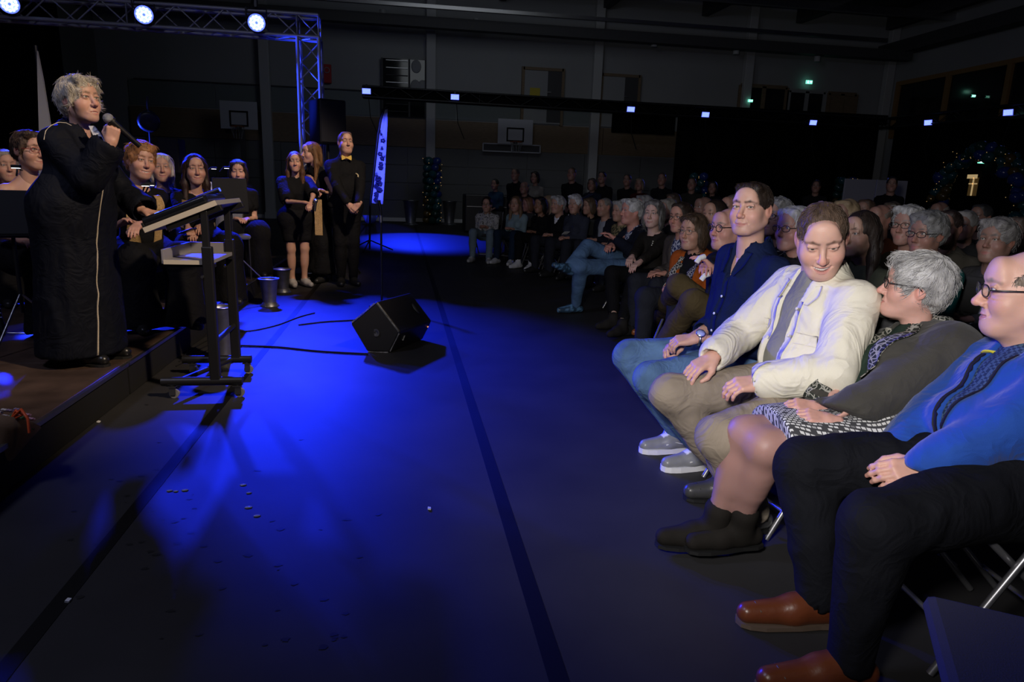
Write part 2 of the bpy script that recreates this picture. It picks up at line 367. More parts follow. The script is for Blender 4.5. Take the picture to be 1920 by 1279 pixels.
# ------------------------------------------------------------------ floor marks
SX, SH = -1.60, 0.20       # stage edge and height
for i, (x, lab) in enumerate(((-1.03, 'black floor line beside the stage'), (0.41, 'black floor line in the middle of the aisle'))):
    struct('trim_%d' % (40+i), MB().box((x, 10, 0.0008), (0.055, 22, 0.0016)), M_tape, lab)
for i in range(70):
    px = random.gauss(300, 130); py = random.gauss(960, 110)
    if i > 52: px, py = random.uniform(430, 720), random.uniform(940, 1220)
    p = at_z(px, py, 0)
    if p[0] < SX+0.1: continue
    r = random.uniform(0.006, 0.018); g = MB(); n = 11
    g.add([(p[0]+r*random.uniform(0.5, 1.2)*math.cos(2*math.pi*k/n), p[1]+0.7*r*random.uniform(0.5, 1.2)*math.sin(2*math.pi*k/n), 0.0012) for k in range(n)], [tuple(range(n))])
    o = g.build('floor_spot', M_stain); tag(o, 'small dark scuff spot on the vinyl floor of the aisle', 'stain', 'dark scuff spots on the aisle floor')
M_wet = mat('wet_glint', (0.45, 0.45, 0.5), 0.1, spec=1.0)  # pale base colour stands in for the sparkle on the drops
for px, py in ((318, 921), (330, 922), (347, 920), (467, 925), (466, 952), (482, 968), (456, 910)):
    p = at_z(px, py, 0); r = random.uniform(0.008, 0.016)
    o = MB().sphere((p[0], p[1], 0.002), (r, r*0.7, 0.003), 6).build('water_drop', M_wet); tag(o, 'shiny drop on the blue lit floor near the podium', 'drop', 'shiny drops on the floor')
M_paper = mat('paper', (0.8, 0.8, 0.8), 0.8)
for px, py, lab in ((805, 955, 'small white paper scrap in the middle of the aisle'), (128, 1128, 'pale scrap on the floor line by the stage'), (185, 792, 'pale scrap of tape near the stage skirt')):
    p = at_z(px, py, 0); o = MB().box((p[0], p[1], 0.004), (0.02, 0.012, 0.006), frame_z((0.2, 0.1, 1))).build('paper_scrap', M_paper); tag(o, lab, 'scrap')

# ------------------------------------------------------------------ stage
st = struct('stage', MB().box(((SX-7.4)/2-0.02, 5.2, SH/2-0.02), (7.4+SX-0.04, 10.2, SH-0.04)), M_skirt, 'low dark stage platform along the aisle'); st['kind'] = 'structure'
for i in range(5):
    for j in range(3):
        MB().box((SX-0.99-j*2.0, 1.1+i*2.0+0.07, SH-0.015), (1.985, 1.988, 0.03), bev=0.004).build('deck_panel', M_deck, st)
for i in range(5):
    MB().box((SX+0.012, 1.17+i*2.0, SH-0.012), (0.02, 1.985, 0.02)).build('edge_strip', M_steel, st)
    MB().box((SX-0.004, 1.17+i*2.0, 0.085), (0.03, 1.98, 0.16)).build('skirt_board', M_skirt, st)

# ------------------------------------------------------------------ truss goal post with par cans
def truss(parent, a, b, s, step, up=(0, 0, 1), rc=0.024, rb=0.010, m=M_truss):
    a = np.array(a, float); b = np.array(b, float); d = b-a; L = np.linalg.norm(d); d /= L; u = np.array(up, float); w = np.cross(d, u); w /= np.linalg.norm(w); u = np.cross(w, d)
    c4 = [(i*u+j*w)*s/2 for i, j in ((1, 1), (1, -1), (-1, -1), (-1, 1))]
    for c in c4: MB().cyl(a+c, b+c, rc, n=10).build('chord', m, parent)
    n = max(1, int(round(L/step)))
    for k in range(n):
        for q in range(4):
            c, e = c4[q], c4[(q+1) % 4]; p0 = a+d*L*k/n; p1 = a+d*L*(k+1)/n
            if (k+q) % 2: c, e = e, c
            MB().cyl(p0+c, p1+e, rb, n=6).build('brace', m, parent)
    for p0 in (a, b):
        for q in range(4): MB().cyl(p0+c4[q], p0+c4[(q+1) % 4], rb*1.3, n=6).build('end_brace', m, parent)
TY, TS = 10.0, 0.27
tl = at_y(584, 200, TY); TX = tl[0]; TZ = at_y(590, 45, TY)[2]-0.05
gt = thing('truss_goal_post', 'silver box truss portal at the end of the stage', 'truss', (TX, TY, 0))
truss(gt, (TX, TY, 0.02), (TX, TY, TZ-TS/2), TS, 0.28, up=(0, 1, 0))
for k in range(3):
    truss(gt, (TX-TS/2-k*2.05, TY, TZ), (TX-TS/2-(k+1)*2.05, TY, TZ), TS, 0.28)
truss(gt, (TX+TS/2, TY, TZ), (TX-TS/2, TY, TZ), TS, 0.28)
MB().box((TX, TY, 0.01), (0.6, 0.6, 0.02), bev=0.004).build('base_plate', M_steel, gt)
def par_can(pos, tgt, label):
    pos = np.array(pos); d = np.array(tgt)-pos; d /= np.linalg.norm(d)
    t = thing('par_can', label, 'stage light', (pos[0], pos[1], pos[2]-0.1), 'blue par cans on the stage truss'); back = pos-d*0.22-d*0.02; fr = pos-d*0.015
    h = MB().lathe(back, [(0.0, 0), (0.06, 0), (0.075, 0.03), (0.085, 0.1), (0.11, 0.13), (0.115, 0.215), (0.107, 0.218), (0.105, 0.19)], 22, d).build('housing', M_blackmetal, t)
    MB().lathe(back+d*0.195, [(0.106, 0), (0.0, 0)], 22, d).build('lens_plate', M_led, t)
    R = frame_z(d)
    for ring, n in ((0, 1), (0.036, 6), (0.072, 12)):
        for k in range(n):
            c = back+d*0.2+R@np.array([ring*math.cos(2*math.pi*k/n), ring*math.sin(2*math.pi*k/n), 0]); MB().sphere(c, 0.0185, 5, None).build('led_lens', M_parled if ring else M_led, t)
    y = MB(); 
    for s in (-1, 1): y.cyl(pos-d*0.1+R[:, 0]*s*0.12, pos-d*0.1+R[:, 0]*s*0.125+np.array([0, 0, 0.17]), 0.008)
    y.cyl(pos-d*0.1+R[:, 0]*-0.125+np.array([0, 0, 0.17]), pos-d*0.1+R[:, 0]*0.125+np.array([0, 0, 0.17]), 0.008); y.build('yoke', M_blackmetal, t)
    c = pos-d*0.1+np.array([0, 0, 0.17]); MB().box(c+np.array([0, 0, 0.05]), (0.05, 0.05, 0.1), bev=0.01).build('clamp', M_blackmetal, t)
for p, lab in zip(PAR_POS, ('glowing blue par can nearest the truss corner', 'glowing blue par can in the middle of the stage truss', 'glowing blue par can at the left end of the truss')):
    par_can(p, (-0.3, 1.5, 1.0), lab)

# ------------------------------------------------------------------ black lighting truss on the far side with led washes, drapes
TZ2 = 3.75; tx0 = at_y(680, 170, 21)[0]; XD = 15.6
bt = thing('black_truss', 'black lighting truss along the far wall', 'truss', (tx0, 21.1, 3.6)); truss(bt, (tx0, 21.1, TZ2+0.02), (XD, 21.1, TZ2-0.1), 0.29, 0.5, rc=0.03, rb=0.012, m=M_blackmetal)
for i in range(5): MB().box((tx0+1.7+i*3.33, 21.12, TZ2), (3.3, 0.2, 0.30)).build('truss_cover', M_drape, bt)
bt2 = thing('black_truss', 'black lighting truss running towards the camera on the right', 'truss', (XD, 15, 3.6)); truss(bt2, (XD, 21.1, TZ2-0.1), (XD, 8, TZ2-0.3), 0.29, 0.5, rc=0.03, rb=0.012, m=M_blackmetal)
def led_wash(p, label, d=(0, -1, -0.2)):
    p = np.array(p, float); d = np.array(d, float); d /= np.linalg.norm(d); R = frame_z(d); t = thing('led_wash', label, 'stage light', (p[0], p[1], p[2]-0.12), 'led wash lights on the black truss')
    MB().box(p-d*0.06, (0.26, 0.17, 0.1), R, 0.015).build('housing', M_blackmetal, t); MB().box(p-d*0.006, (0.24, 0.15, 0.008), R).build('light_panel', M_led, t)
    for i in range(6):
        for j in range(4): MB().box(p+R@np.array([(i-2.5)*0.037, (j-1.5)*0.034, 0.0]), (0.026, 0.024, 0.012), R).build('led', M_ledcore, t)
    MB().box(p-d*0.06+np.array([0, 0, 0.13]), (0.05, 0.05, 0.1)).build('bracket', M_blackmetal, t)
    c = MB(); c.tube([p-d*0.1+np.array([0.05, 0, -0.1]), p+np.array([0.1, 0.1, -0.7]), p+np.array([0.3, 0.15, -1.15])], 0.012, 6); c.build('cable', M_black, t)
for px, py, lab in ((687, 171, 'at the left end of the black truss'), (853, 182, 'second from the truss end, left of the basketball board'), (1183, 205, 'under the second gallery door'), (1323, 215, 'left of the third column'), (1525, 230, 'below the gallery double doors')):
    led_wash(at_y(px, py, 20.9), 'small bright blue led wash '+lab)
for px, py, lab in ((1740, 230, 'on the right hand truss, left one'), (1890, 211, 'near the right picture edge')):
    led_wash(at_x(px, py, XD-0.2), 'small bright blue led wash '+lab, (-1, -0.3, -0.2))
def drape(x0, y0, x1, y1, z0, z1, label):
    n = int(math.hypot(x1-x0, y1-y0)*14); V = []; Fc = []; dx, dy = x1-x0, y1-y0; L = math.hypot(dx, dy); nx, ny = -dy/L, dx/L
    for i in range(n+1):
        t = i/n; w = 0.06*math.sin(t*L*9+math.sin(t*L*2.3))
        for zz in (z0, z1): V.append((x0+dx*t+nx*w, y0+dy*t+ny*w, zz))
    Fc = [(2*i, 2*i+2, 2*i+3, 2*i+1) for i in range(n)]
    g = MB(); g.add(V, Fc, True); o = g.build('stage_drape', M_drape); tag(o, label, 'curtain')
    sm = o.modifiers.new('thick', 'SOLIDIFY'); sm.thickness = 0.01; return o
dx0 = at_y(1272, 300, 21.1)[0]
drape(dx0, 21.42, XD, 21.42, 0.02, 3.62, 'black molton curtain hanging along the far end right of the wall')
drape(XD+0.35, 21.1, XD+0.35, 8, 0.02, 3.5, 'black molton curtain hanging along the right side of the hall')
a = at_y(1154, 215, 21.1)[0]; drape(a, 21.42, dx0-0.1, 21.42, 3.0, 3.6, 'short black curtain valance right of the second gallery door')
drape(-8.8, 11.6, at_y(123, 150, 11.6)[0], 11.6, 0.02, 5.4, 'tall black curtain behind the musicians at the left')

# ------------------------------------------------------------------ basketball boards
M_board = mat('board_white', (0.55, 0.57, 0.62), 0.5)
def basket(px0, px1, pt, pb, Y, label, pole):
    a = at_y(px0, pt, Y); b = at_y(px1, pb, Y); w = b[0]-a[0]; cx = (a[0]+b[0])/2; h = a[2]-b[2]; cz = (a[2]+b[2])/2
    t = thing('basketball_board', label, 'basketball board', (cx, Y, b[2]), 'basketball boards on the far wall')
    MB().box((cx, Y, cz), (w, 0.04, h), bev=0.01).build('board', M_board, t); g = MB(); rw, rh, zc = w*0.46, h*0.5, cz-h*0.12
    for s in (-1, 1): g.box((cx+s*rw/2, Y-0.024, zc), (0.05, 0.008, rh+0.05)); g.box((cx, Y-0.024, zc+s*rh/2), (rw, 0.008, 0.05))
    g.build('target_square', M_black, t); c = np.array((cx, Y-0.28, zc-rh/2-0.04))
    MB().tube([c+0.2*np.array((math.cos(q), math.sin(q), 0)) for q in np.linspace(0, 2*math.pi, 20)[:-1]], 0.012, 6, True).build('ring', mat('ring_orange', (0.35, 0.10, 0.04), 0.5), t)
    MB().box((cx, Y-0.05, c[2]), (0.14, 0.1, 0.1)).build('ring_bracket', M_beam, t)
    n = MB()
    for q in np.linspace(0, 2*math.pi, 11)[:-1]: n.cyl(c+0.2*np.array((math.cos(q), math.sin(q), 0)), c+np.array((0.11*math.cos(q+0.3), 0.11*math.sin(q+0.3), -0.35)), 0.005, n=4)
    n.build('net', M_wall, t)
    if pole: MB().box((cx+0.05, Y+0.12, b[2]/2+0.1), (0.13, 0.13, b[2]+0.4), bev=0.01).build('pole', M_beam, t)
    else:
        for s in (-1, 1): MB().box((cx+s*w*0.3, Y+0.2, cz), (0.06, 0.36, 0.06)).build('wall_arm', M_beam, t)
basket(411, 484, 188, 244, 22.6, 'white basketball board on a pole behind the musicians', True)
basket(934, 998, 222, 272, 23.1, 'white basketball board on the timber band in the middle', False)
a = at_y(906, 270, 23.2); b = at_y(1013, 283, 23.2)
t = thing('wall_rack', 'long thin white framed rack below the middle basketball board', 'rack', (a[0], 23.2, b[2])); g = MB(); zc = (a[2]+b[2])/2; zc0 = zc-0.02
for zz in (zc0+0.12, zc0-0.12): g.box(((a[0]+b[0])/2, 23.25, zz), (b[0]-a[0], 0.04, 0.035))
for x in (a[0], (a[0]+b[0])/2, b[0]): g.box((x, 23.25, zc0), (0.035, 0.04, 0.26))
g.build('frame', M_board, t); MB().box(((a[0]+b[0])/2, 23.27, zc0), (b[0]-a[0], 0.02, 0.22)).build('grille', M_beam, t)

# ------------------------------------------------------------------ balloon columns and arch
M_bal = [mat('balloon_teal', (0.015, 0.085, 0.10), 0.18, spec=0.6), mat('balloon_blue', (0.015, 0.04, 0.22), 0.18, spec=0.6), mat('balloon_gold', (0.10, 0.065, 0.015), 0.22, spec=0.6), mat('balloon_green', (0.01, 0.05, 0.04), 0.2, spec=0.6)]
bme = []
for m_ in M_bal:
    g = MB().sphere((0, 0, 0), (0.13, 0.13, 0.15), 7); g.lathe((0, 0, -0.16), [(0.018, -0.01), (0.004, 0.01), (0.012, 0.03)], 8)
    o = g.build('tmp_balloon', m_); bme.append(o.data); bpy.data.objects.remove(o)
g = MB().sphere((0, 0, 0), 0.015, 5); o = g.build('tmp_bulb', M_fairy); bulb_me = o.data; bpy.data.objects.remove(o)
def inst(name, me, parent, p, rot=(0, 0, 0), s=1.0):
    o = bpy.data.objects.new(name, me); COL.objects.link(o); o.parent = parent; o.location = tuple(np.array(p)-root_loc(parent)); o.rotation_euler = rot; o.scale = (s, s, s); return o
def balloon_column(p, h, label, R=0.17):
    t = thing('balloon_column', label, 'balloons', p, 'balloon columns around the hall'); n = int(h/0.2)
    for k in range(n):
        for q in range(4):
            an = q*math.pi/2+k*0.45; c = p+np.array([R*math.cos(an), R*math.sin(an), 0.14+k*0.2])
            inst('balloon', bme[(q+k//2) % 4], t, c, (random.uniform(1.2, 1.9), 0, an+1.57), random.uniform(0.85, 1.05))
        for q in range(2):
            an = random.uniform(-2.8, -0.3); inst('fairy_bulb', bulb_me, t, p+np.array([0.31*math.cos(an), 0.31*math.sin(an), 0.15+k*0.2+random.uniform(-.1, .1)]), s=0.8)
p = at_z(808, 420, 0); p[1] = 21.6; balloon_column(np.array((0.95, 22.0, 0)), 2.05, 'dark teal balloon column with fairy lights at the far wall')
p = at_y(1310, 330, 20.4); balloon_column(np.array((p[0], 20.4, 0)), p[2]+0.05, 'blue topped balloon column behind the navy shirt man', 0.2)
p = at_y(1588, 330, 19.0); balloon_column(np.array((p[0], 19.0, 0)), p[2]+0.05, 'teal balloon column left of the white board', 0.2)
p = at_x(1850, 270, 14.6); t = thing('balloon_arch', 'big dark teal balloon arch with fairy lights at the right', 'balloons', (14.6, p[1], 0)); 
for k in range(34):
    an = math.pi*k/33; 
    for q in range(3):
        c = np.array([14.6+random.uniform(-.2, .2), p[1]+1.35*math.cos(an)+random.uniform(-.12, .12), 0.2+2.3*math.sin(an)**0.6+random.uniform(-.12, .12)])
        inst('balloon', bme[random.choice((0, 0, 1, 3, 2))], t, c, (random.uniform(0, 3), random.uniform(0, 3), 0), random.uniform(0.8, 1.2))
    c = np.array([14.3, p[1]+1.35*math.cos(an)+random.uniform(-.2, .2), 0.25+2.25*math.sin(an)**0.6+random.uniform(-.2, .2)]); inst('fairy_bulb', bulb_me, t, c, s=0.7)
# lit window with a cross bar seen through the arch
a = at_x(1822, 350, 15.84); t = thing('lit_window', 'small lit window with a pale cross bar seen through the balloon arch', 'window', (15.84, a[1], a[2]-0.4))
M_lit = mat('warm_glow', (0.8, 0.6, 0.3), 0.5, emit=(1.0, 0.72, 0.35), estr=0.35)
MB().box((15.88, a[1], a[2]), (0.02, 0.30, 0.5)).build('pane', mat('amber_pane', (0.2, 0.12, 0.04), 0.3, emit=(1, 0.6, 0.2), estr=0.03), t)
MB().box((15.86, a[1], a[2]), (0.02, 0.035, 0.5)).build('bar', M_lit, t); MB().box((15.86, a[1], a[2]+0.08), (0.02, 0.28, 0.03)).build('bar', M_lit, t)
a = at_x(1822, 331, 15.84); MB().box((15.86, a[1], a[2]), (0.02, 0.34, 0.11)).build('lit_header', M_lit, t)
# white board
a = at_y(1640, 362, 16.0); t = thing('presentation_board', 'tall white presentation board standing among the back rows', 'board', (a[0], 16.0, 0))
for s in (-1, 1): MB().box((a[0]+s*0.44, 16.0, 0.95), (0.86, 0.05, 1.55), bev=0.01).build('panel', mat('board_grey', (0.42, 0.42, 0.50), 0.7), t)
for s in (-1, 1): MB().cyl((a[0]+s*0.7, 16.0, 0), (a[0]+s*0.7, 16.0, 0.2), 0.03).build('leg', M_steel, t); MB().box((a[0]+s*0.7, 16.0, 0.02), (0.06, 0.5, 0.04)).build('foot', M_steel, t)

# ------------------------------------------------------------------ beach flag banner, grey flag
M_banner = pattern('banner_print', ((0.02, 0.02, 0.06), (0.62, 0.64, 0.70)), 'noise', 5.5, 0.41, 0.8)
Yb = 13.2; pts = []
out_l = [(722, 205), (716, 225), (711, 255), (706, 300), (702, 340), (697, 381)]; out_r = [(727, 205), (727, 225), (725, 262), (723, 300), (721, 340), (718, 383)]
L3 = [at_y(x, y, Yb) for x, y in out_l]; R3 = [at_y(x, y, Yb) for x, y in out_r]
t = thing('beach_flag', 'tall narrow printed beach flag lit blue behind the bow tie man', 'flag', at_z(705, 440, 0))
t.location = (L3[-1][0]+0.05, Yb, 0)
g = MB(); V = []; 
for i, (l, r) in enumerate(zip(L3, R3)):
    for k in range(5): q = l+(r-l)*k/4; V.append(q+np.array([0, 0.04*math.sin(k*1.4+i), 0]))
n = len(V); Fq = [(i*5+k, i*5+k+1, (i+1)*5+k+1, (i+1)*5+k) for i in range(len(L3)-1) for k in range(4)]
V2 = V+[q+np.array([0, 0.012, 0]) for q in V]; g.add(V2, Fq+[tuple(i+n for i in f)[::-1] for f in Fq], True); fl = g.build('cloth', M_banner, t)
gg = MB()   # printed flower blots on the lower half
for k in range(16):
    i = random.choice((2, 3, 4, 4)); u = random.uniform(0.3, 0.7); v = random.random(); c = (L3[i]*(1-u)+R3[i]*u)*(1-v)+(L3[i+1]*(1-u)+R3[i+1]*u)*v
    for pt in range(5):
        an = pt*1.257+k; q = c+0.026*np.array([math.cos(an), 0, math.sin(an)]); gg.sphere(q+np.array([0, -0.045, 0]), (0.022, 0.004, 0.014), 5)
tag(gg.build('flower_print', mat('print_navy', (0.02, 0.02, 0.07), 0.8), fl), kind='stuff')
MB().tube([L3[0]+np.array([0.05, 0, 0.06])]+[l+np.array([-0.03, 0, 0]) for l in L3]+[(L3[-1][0]-0.05, Yb, 0.03)], 0.018, 8).build('pole', M_blackmetal, t)
g = MB(); 
for an in (0.3, 2.4, 4.5): g.cyl((L3[-1][0]-0.05, Yb, 0.2), (L3[-1][0]-0.05+0.45*math.cos(an), Yb+0.45*math.sin(an), 0.01), 0.012)
g.build('foot', M_blackmetal, t)
M_flag = mat('grey_flag', (0.30, 0.31, 0.34), 0.8, bump=0.3, bscale=14)
fp = [at_y(x, y, 7.6) for x, y in ((69, 95), (80, 150), (96, 250), (100, 400), (72, 400), (73, 250), (70, 150))]
t = thing('standing_flag', 'pale grey flag hanging on a pole behind the speaker', 'flag', (fp[3][0], 7.6, SH)); g = MB(); g.prism(fp, (0, 0.03, 0)); g.build('cloth', M_flag, t)
MB().cyl((fp[0][0]-0.02, 7.63, SH), (fp[0][0]-0.02, 7.63, fp[0][2]+0.05), 0.014).build('pole', M_blackmetal, t); MB().cyl((fp[0][0]-0.02, 7.63, SH), (fp[0][0]-0.02, 7.63, SH+0.03), 0.2, n=20).build('foot', M_blackmetal, t)

# ------------------------------------------------------------------ loudspeaker on a stand beside the truss
a = at_y(577, 184, 9.45); b = at_y(640, 271, 9.45); cx = (a[0]+b[0])/2+0.02; t = thing('pa_speaker', 'large black loudspeaker on a pole beside the truss leg', 'speaker', (cx, 9.45, 0))
R = np.array(Matrix.Rotation(math.radians(28), 3, 'Z')); h = a[2]-b[2]
c = np.array((cx, 9.6, (a[2]+b[2])/2)); MB().box(c, (0.36, 0.38, h), R, 0.02).build('cabinet', M_plastic, t)
MB().box(c+R@np.array((0, -0.195, 0)), (0.33, 0.012, h-0.04), R, 0.005).build('grille', mat('speaker_grille', (0.008, 0.009, 0.02), 0.5, bump=0.5, bscale=300), t)
MB().cyl((c[0], c[1], 0.1), (c[0], c[1], b[2]), 0.018).build('stand_pole', M_blackmetal, t)
for an in (0.6, 2.7, 4.8): MB().cyl((c[0], c[1], 0.55), (c[0]+0.45*math.cos(an), c[1]+0.45*math.sin(an), 0.01), 0.012).build('stand_leg', M_blackmetal, t)

# ------------------------------------------------------------------ microphone stand, wedge monitor, buckets
p = at_z(716, 575, 0); t = thing('microphone_stand', 'thin black microphone stand in the aisle behind the wedge monitor', 'microphone stand', (p[0], p[1], 0)); top = at_y(722, 395, p[1])
MB().lathe((p[0], p[1], 0), [(0.0, 0.03), (0.13, 0.02), (0.135, 0.0), (0, 0)], 24).build('base', M_blackmetal, t); MB().cyl((p[0], p[1], 0.02), (p[0], p[1], top[2]), 0.011).build('pole', M_blackmetal, t)
MB().cyl((p[0], p[1], top[2]-0.12), (p[0], p[1], top[2]-0.05), 0.017).build('clutch', M_steel, t); MB().cyl((p[0], p[1], top[2]), (p[0]-0.02, p[1], top[2]+0.1), 0.016).build('clip', M_plastic, t)
# wedge: pentagon end cap seen from its side
A = at_z(687, 658, 0); Bf = at_z(812, 622, 0)
ax = np.array([0.52, 0.86, 0]); ax /= np.linalg.norm(ax); sd = np.array([ax[1], -ax[0], 0]); o0 = at_z(706, 661, 0)
t = thing('wedge_monitor', 'black wedge stage monitor lying in the aisle', 'speaker', o0); Lw = 0.52
prof = [(-0.075, 0.0), (0.105, 0.0), (0.185, 0.165), (0.005, 0.40), (-0.20, 0.22)]
sd = np.array([0.985, -0.17, 0]); ax = np.array([0.5, 0.866, 0])
def wp(u, v, k): return o0+sd*u+np.array([0, 0, v])+ax*k
g = MB(); P0 = [wp(u, v, 0) for u, v in prof]; g.prism(P0, ax*Lw); cab = g.build('cabinet', M_plastic, t)
bv = cab.modifiers.new('bevel', 'BEVEL'); bv.width = 0.018; bv.segments = 3
g = MB(); cen = np.mean(P0, axis=0); g.prism([cen+(q-cen)*0.9-ax*0.006 for q in P0], ax*0.008); g.build('end_panel', M_black, t)
M_scuff = mat('scuffed_edge', (0.16, 0.16, 0.16), 0.8, noise=0.8, nscale=40)
Q = [cen+(q-cen)*0.975-ax*0.004 for q in P0]
for i in (0, 1, 2, 3):
    MB().tube([Q[i]+(Q[i+1]-Q[i])*0.06, (Q[i]+Q[i+1])/2, Q[i+1]-(Q[i+1]-Q[i])*0.06], [0.005, 0.0022, 0.006], 6).build('scuffed_edge', M_scuff, t)
MB().lathe(cen-ax*0.008, [(0.0, 0.0), (0.012, 0.0), (0.016, 0.004), (0.03, 0.004)], 16, -ax).build('socket', M_beam, t)
MB().lathe(wp(0.098, 0.28, Lw*0.80), [(0.05, 0.0), (0.05, 0.006), (0, 0.006)], 12, sd+np.array([0, 0, 0.8])).build('handle_plate', mat('dark_grey_plastic', (0.03, 0.03, 0.032), 0.6), t)
MB().sphere(wp(0.165, 0.12, Lw*0.93), 0.006, 6).build('power_light', mat('amber_led', (1, 0.4, 0.1), 0.3, emit=(1, 0.35, 0.12), estr=1.0), t)
MB().cyl(wp(0.15, 0.08, Lw*0.2), wp(0.165, 0.12, Lw*0.2), 0.005).build('latch', M_scuff, t)
M_zinc = mat('zinc', (0.30, 0.31, 0.33), 0.42, metal=0.85, noise=0.25, nscale=9)
def bucket(p, h, r, label):
    t = thing('metal_bucket', label, 'bucket', (p[0], p[1], 0), 'zinc flower buckets on the floor')
    MB().lathe((p[0], p[1], 0), [(0, 0.004), (r*0.62, 0.004), (r*0.66, 0), (r*0.62, 0.03), (r*0.92, h*0.93), (r, h*0.95), (r*1.02, h), (r*0.96, h), (r*0.88, h*0.9), (r*0.58, 0.04), (0, 0.04)], 28).build('pail', M_zinc, t)
    MB().lathe((p[0], p[1], 0), [(r*0.55, 0.0), (r*0.98, 0.0), (r*0.95, 0.012), (r*0.6, 0.05)], 28).build('foot_ring', M_zinc, t)
    MB().tube([np.array((p[0]+r*1.03*math.cos(q), p[1]+r*1.03*math.sin(q), h*0.985)) for q in np.linspace(0, 2*math.pi, 25)[:-1]], 0.006, 6, True).build('rim', M_steel, t)
p1 = at_z(506, 574, 0); bucket(p1, 0.285, 0.097, 'zinc bucket on the blue lit floor next to the stage corner')
bucket(at_z(531, 548, 0), 0.27, 0.095, 'zinc bucket half behind the girl in the short black dress')
p = at_z(420, 678, 0); bucket(p, 0.40, 0.082, 'tall zinc bucket standing behind the podium column')
for px, lab in ((770, 'far zinc bucket left of the balloon column'), (842, 'far zinc bucket right of the balloon column')): p = at_z(px, 421, 0); bucket(p, 0.75, 0.24, lab)
p = at_z(693, 425, 0); t = thing('blue_basin', 'round blue basin on a low foot behind the bow tie man', 'basin', (p[0], p[1], 0)); M_bb = mat('blue_basin', (0.12, 0.16, 0.5), 0.35)
c = at_y(694, 404, p[1]); MB().lathe((c[0], c[1], c[2]-0.1), [(0, -0.1), (0.12, -0.1), (0.2, 0.1), (0.22, 0.1), (0.13, -0.12), (0, -0.12)], 22).build('bowl', M_bb, t); MB().cyl((c[0], c[1], 0), (c[0], c[1], c[2]-0.2), 0.08, 0.05, 16).build('foot', M_blackmetal, t)
# dark crates and piano case by the far wall
a = at_z(868, 432, 0); t = thing('flight_case', 'long black flight case behind the polka dot woman', 'case', (a[0]+0.3, 18.5, 0)); MB().box((3.0, 19.2, 0.52), (2.6, 0.8, 1.0), bev=0.03).build('body', M_plastic, t); MB().box((3.0, 18.79, 0.7), (2.5, 0.02, 0.02)).build('edge_profile', M_steel, t)
t = thing('par_can', 'dark unlit stage lamp hanging behind the ginger musician', 'stage light', at_y(279, 250, 9.6)); c = at_y(279, 225, 9.6)
MB().lathe(c, [(0, -0.12), (0.1, -0.12), (0.13, 0.1), (0.1, 0.12), (0, 0.1)], 18, (0.3, -1, -0.3)).build('housing', M_blackmetal, t); MB().cyl(c, c+np.array((0, 0, 0.28)), 0.012).build('yoke', M_blackmetal, t); MB().cyl((c[0], c[1], SH), c, 0.015).build('stand', M_blackmetal, t)
c = at_y(323, 293, 9.3); t = thing('stage_speaker', 'dark loudspeaker behind the musicians', 'speaker', (c[0], 9.3, SH)); MB().box(c, (0.25, 0.3, 0.42), None, 0.02).build('cabinet', M_black, t); MB().cyl((c[0], 9.3, SH), c, 0.018).build('pole', M_blackmetal, t)

# ------------------------------------------------------------------ cables
def cable(pts, label, r=0.006):
    P = [at_z(x, y, 0) for x, y in pts]; g = MB(); Q = []
    for i in range(len(P)-1):
        for k in range(6):
            t_ = k/6; a_, b_ = P[i], P[i+1]; pm = P[max(i-1, 0)]; pn = P[min(i+2, len(P)-1)]
            Q.append(0.5*(2*a_+(b_-pm)*t_+(2*pm-5*a_+4*b_-pn)*t_**2+(3*a_-pm-3*b_+pn)*t_**3))
    Q.append(P[-1]); g.tube([q+np.array((0, 0, r+0.001)) for q in Q], r, 6); o = g.build('cable', M_black); tag(o, label, 'cable')
cable([(432, 622), (470, 622), (520, 611), (560, 596), (590, 588)], 'thin black cable curving from the podium to the trio')
cable([(440, 650), (520, 653), (600, 661), (690, 666)], 'black cable running from the podium to the wedge monitor', 0.008)
cable([(560, 611), (610, 605), (665, 602)], 'short black cable behind the wedge monitor', 0.007)
for k in range(5): cable([(330+k*6, 688-k*9), (370, 668-k*9), (398, 655-k*9), (440, 650-k*6)], 'loose black cable strand under the podium, %s of the tangle' % ('front', 'second', 'third', 'fourth', 'rear')[k], 0.004)

# ------------------------------------------------------------------ rolling podium
M_edge = mat('pale_edge', (0.62, 0.55, 0.42), 0.6); M_desk = mat('desk_laminate', (0.25, 0.24, 0.26), 0.35)
t = thing('rolling_podium', 'black rolling lectern with tilted desk and lower tray', 'lectern', (-1.15, 4.35, 0)); PY0, PY1 = 4.10, 4.62; PXc = -1.085
for Y, xa, xb in ((PY0, -1.385, -0.935), (PY1, -1.42, -0.99)):
    MB().cyl((xa, Y, 0.10), (xb, Y, 0.10), 0.026, n=16).build('base_rail', M_blackmetal, t)
    for x in (xa+0.055, xb-0.03):
        c = MB().cyl((x, Y, 0.035), (x, Y, 0.078), 0.012).build('caster_stem', M_steel, t); g = MB()
        for s in (-1, 1): g.box((x+0.004, Y+s*0.016, 0.045), (0.035, 0.003, 0.05))
        g.box((x, Y, 0.072), (0.05, 0.05, 0.005)); g.build('caster_fork', M_steel, t); MB().cyl((x+0.01, Y-0.011, 0.029), (x+0.01, Y+0.011, 0.029), 0.028, n=18).build('caster_wheel', mat('caster_grey', (0.22, 0.22, 0.24), 0.4), t)
    MB().box((PXc, Y, 0.49), (0.056, 0.045, 0.80), None, 0.006).build('column', M_blackmetal, t); MB().box((PXc-0.004, Y+0.0, 0.93), (0.038, 0.03, 0.32), None, 0.004).build('inner_column', M_blackmetal, t)
    MB().cyl((PXc-0.03, Y-0.02, 0.72), (PXc-0.03, Y-0.03, 0.72), 0.008).build('bolt', M_steel, t)
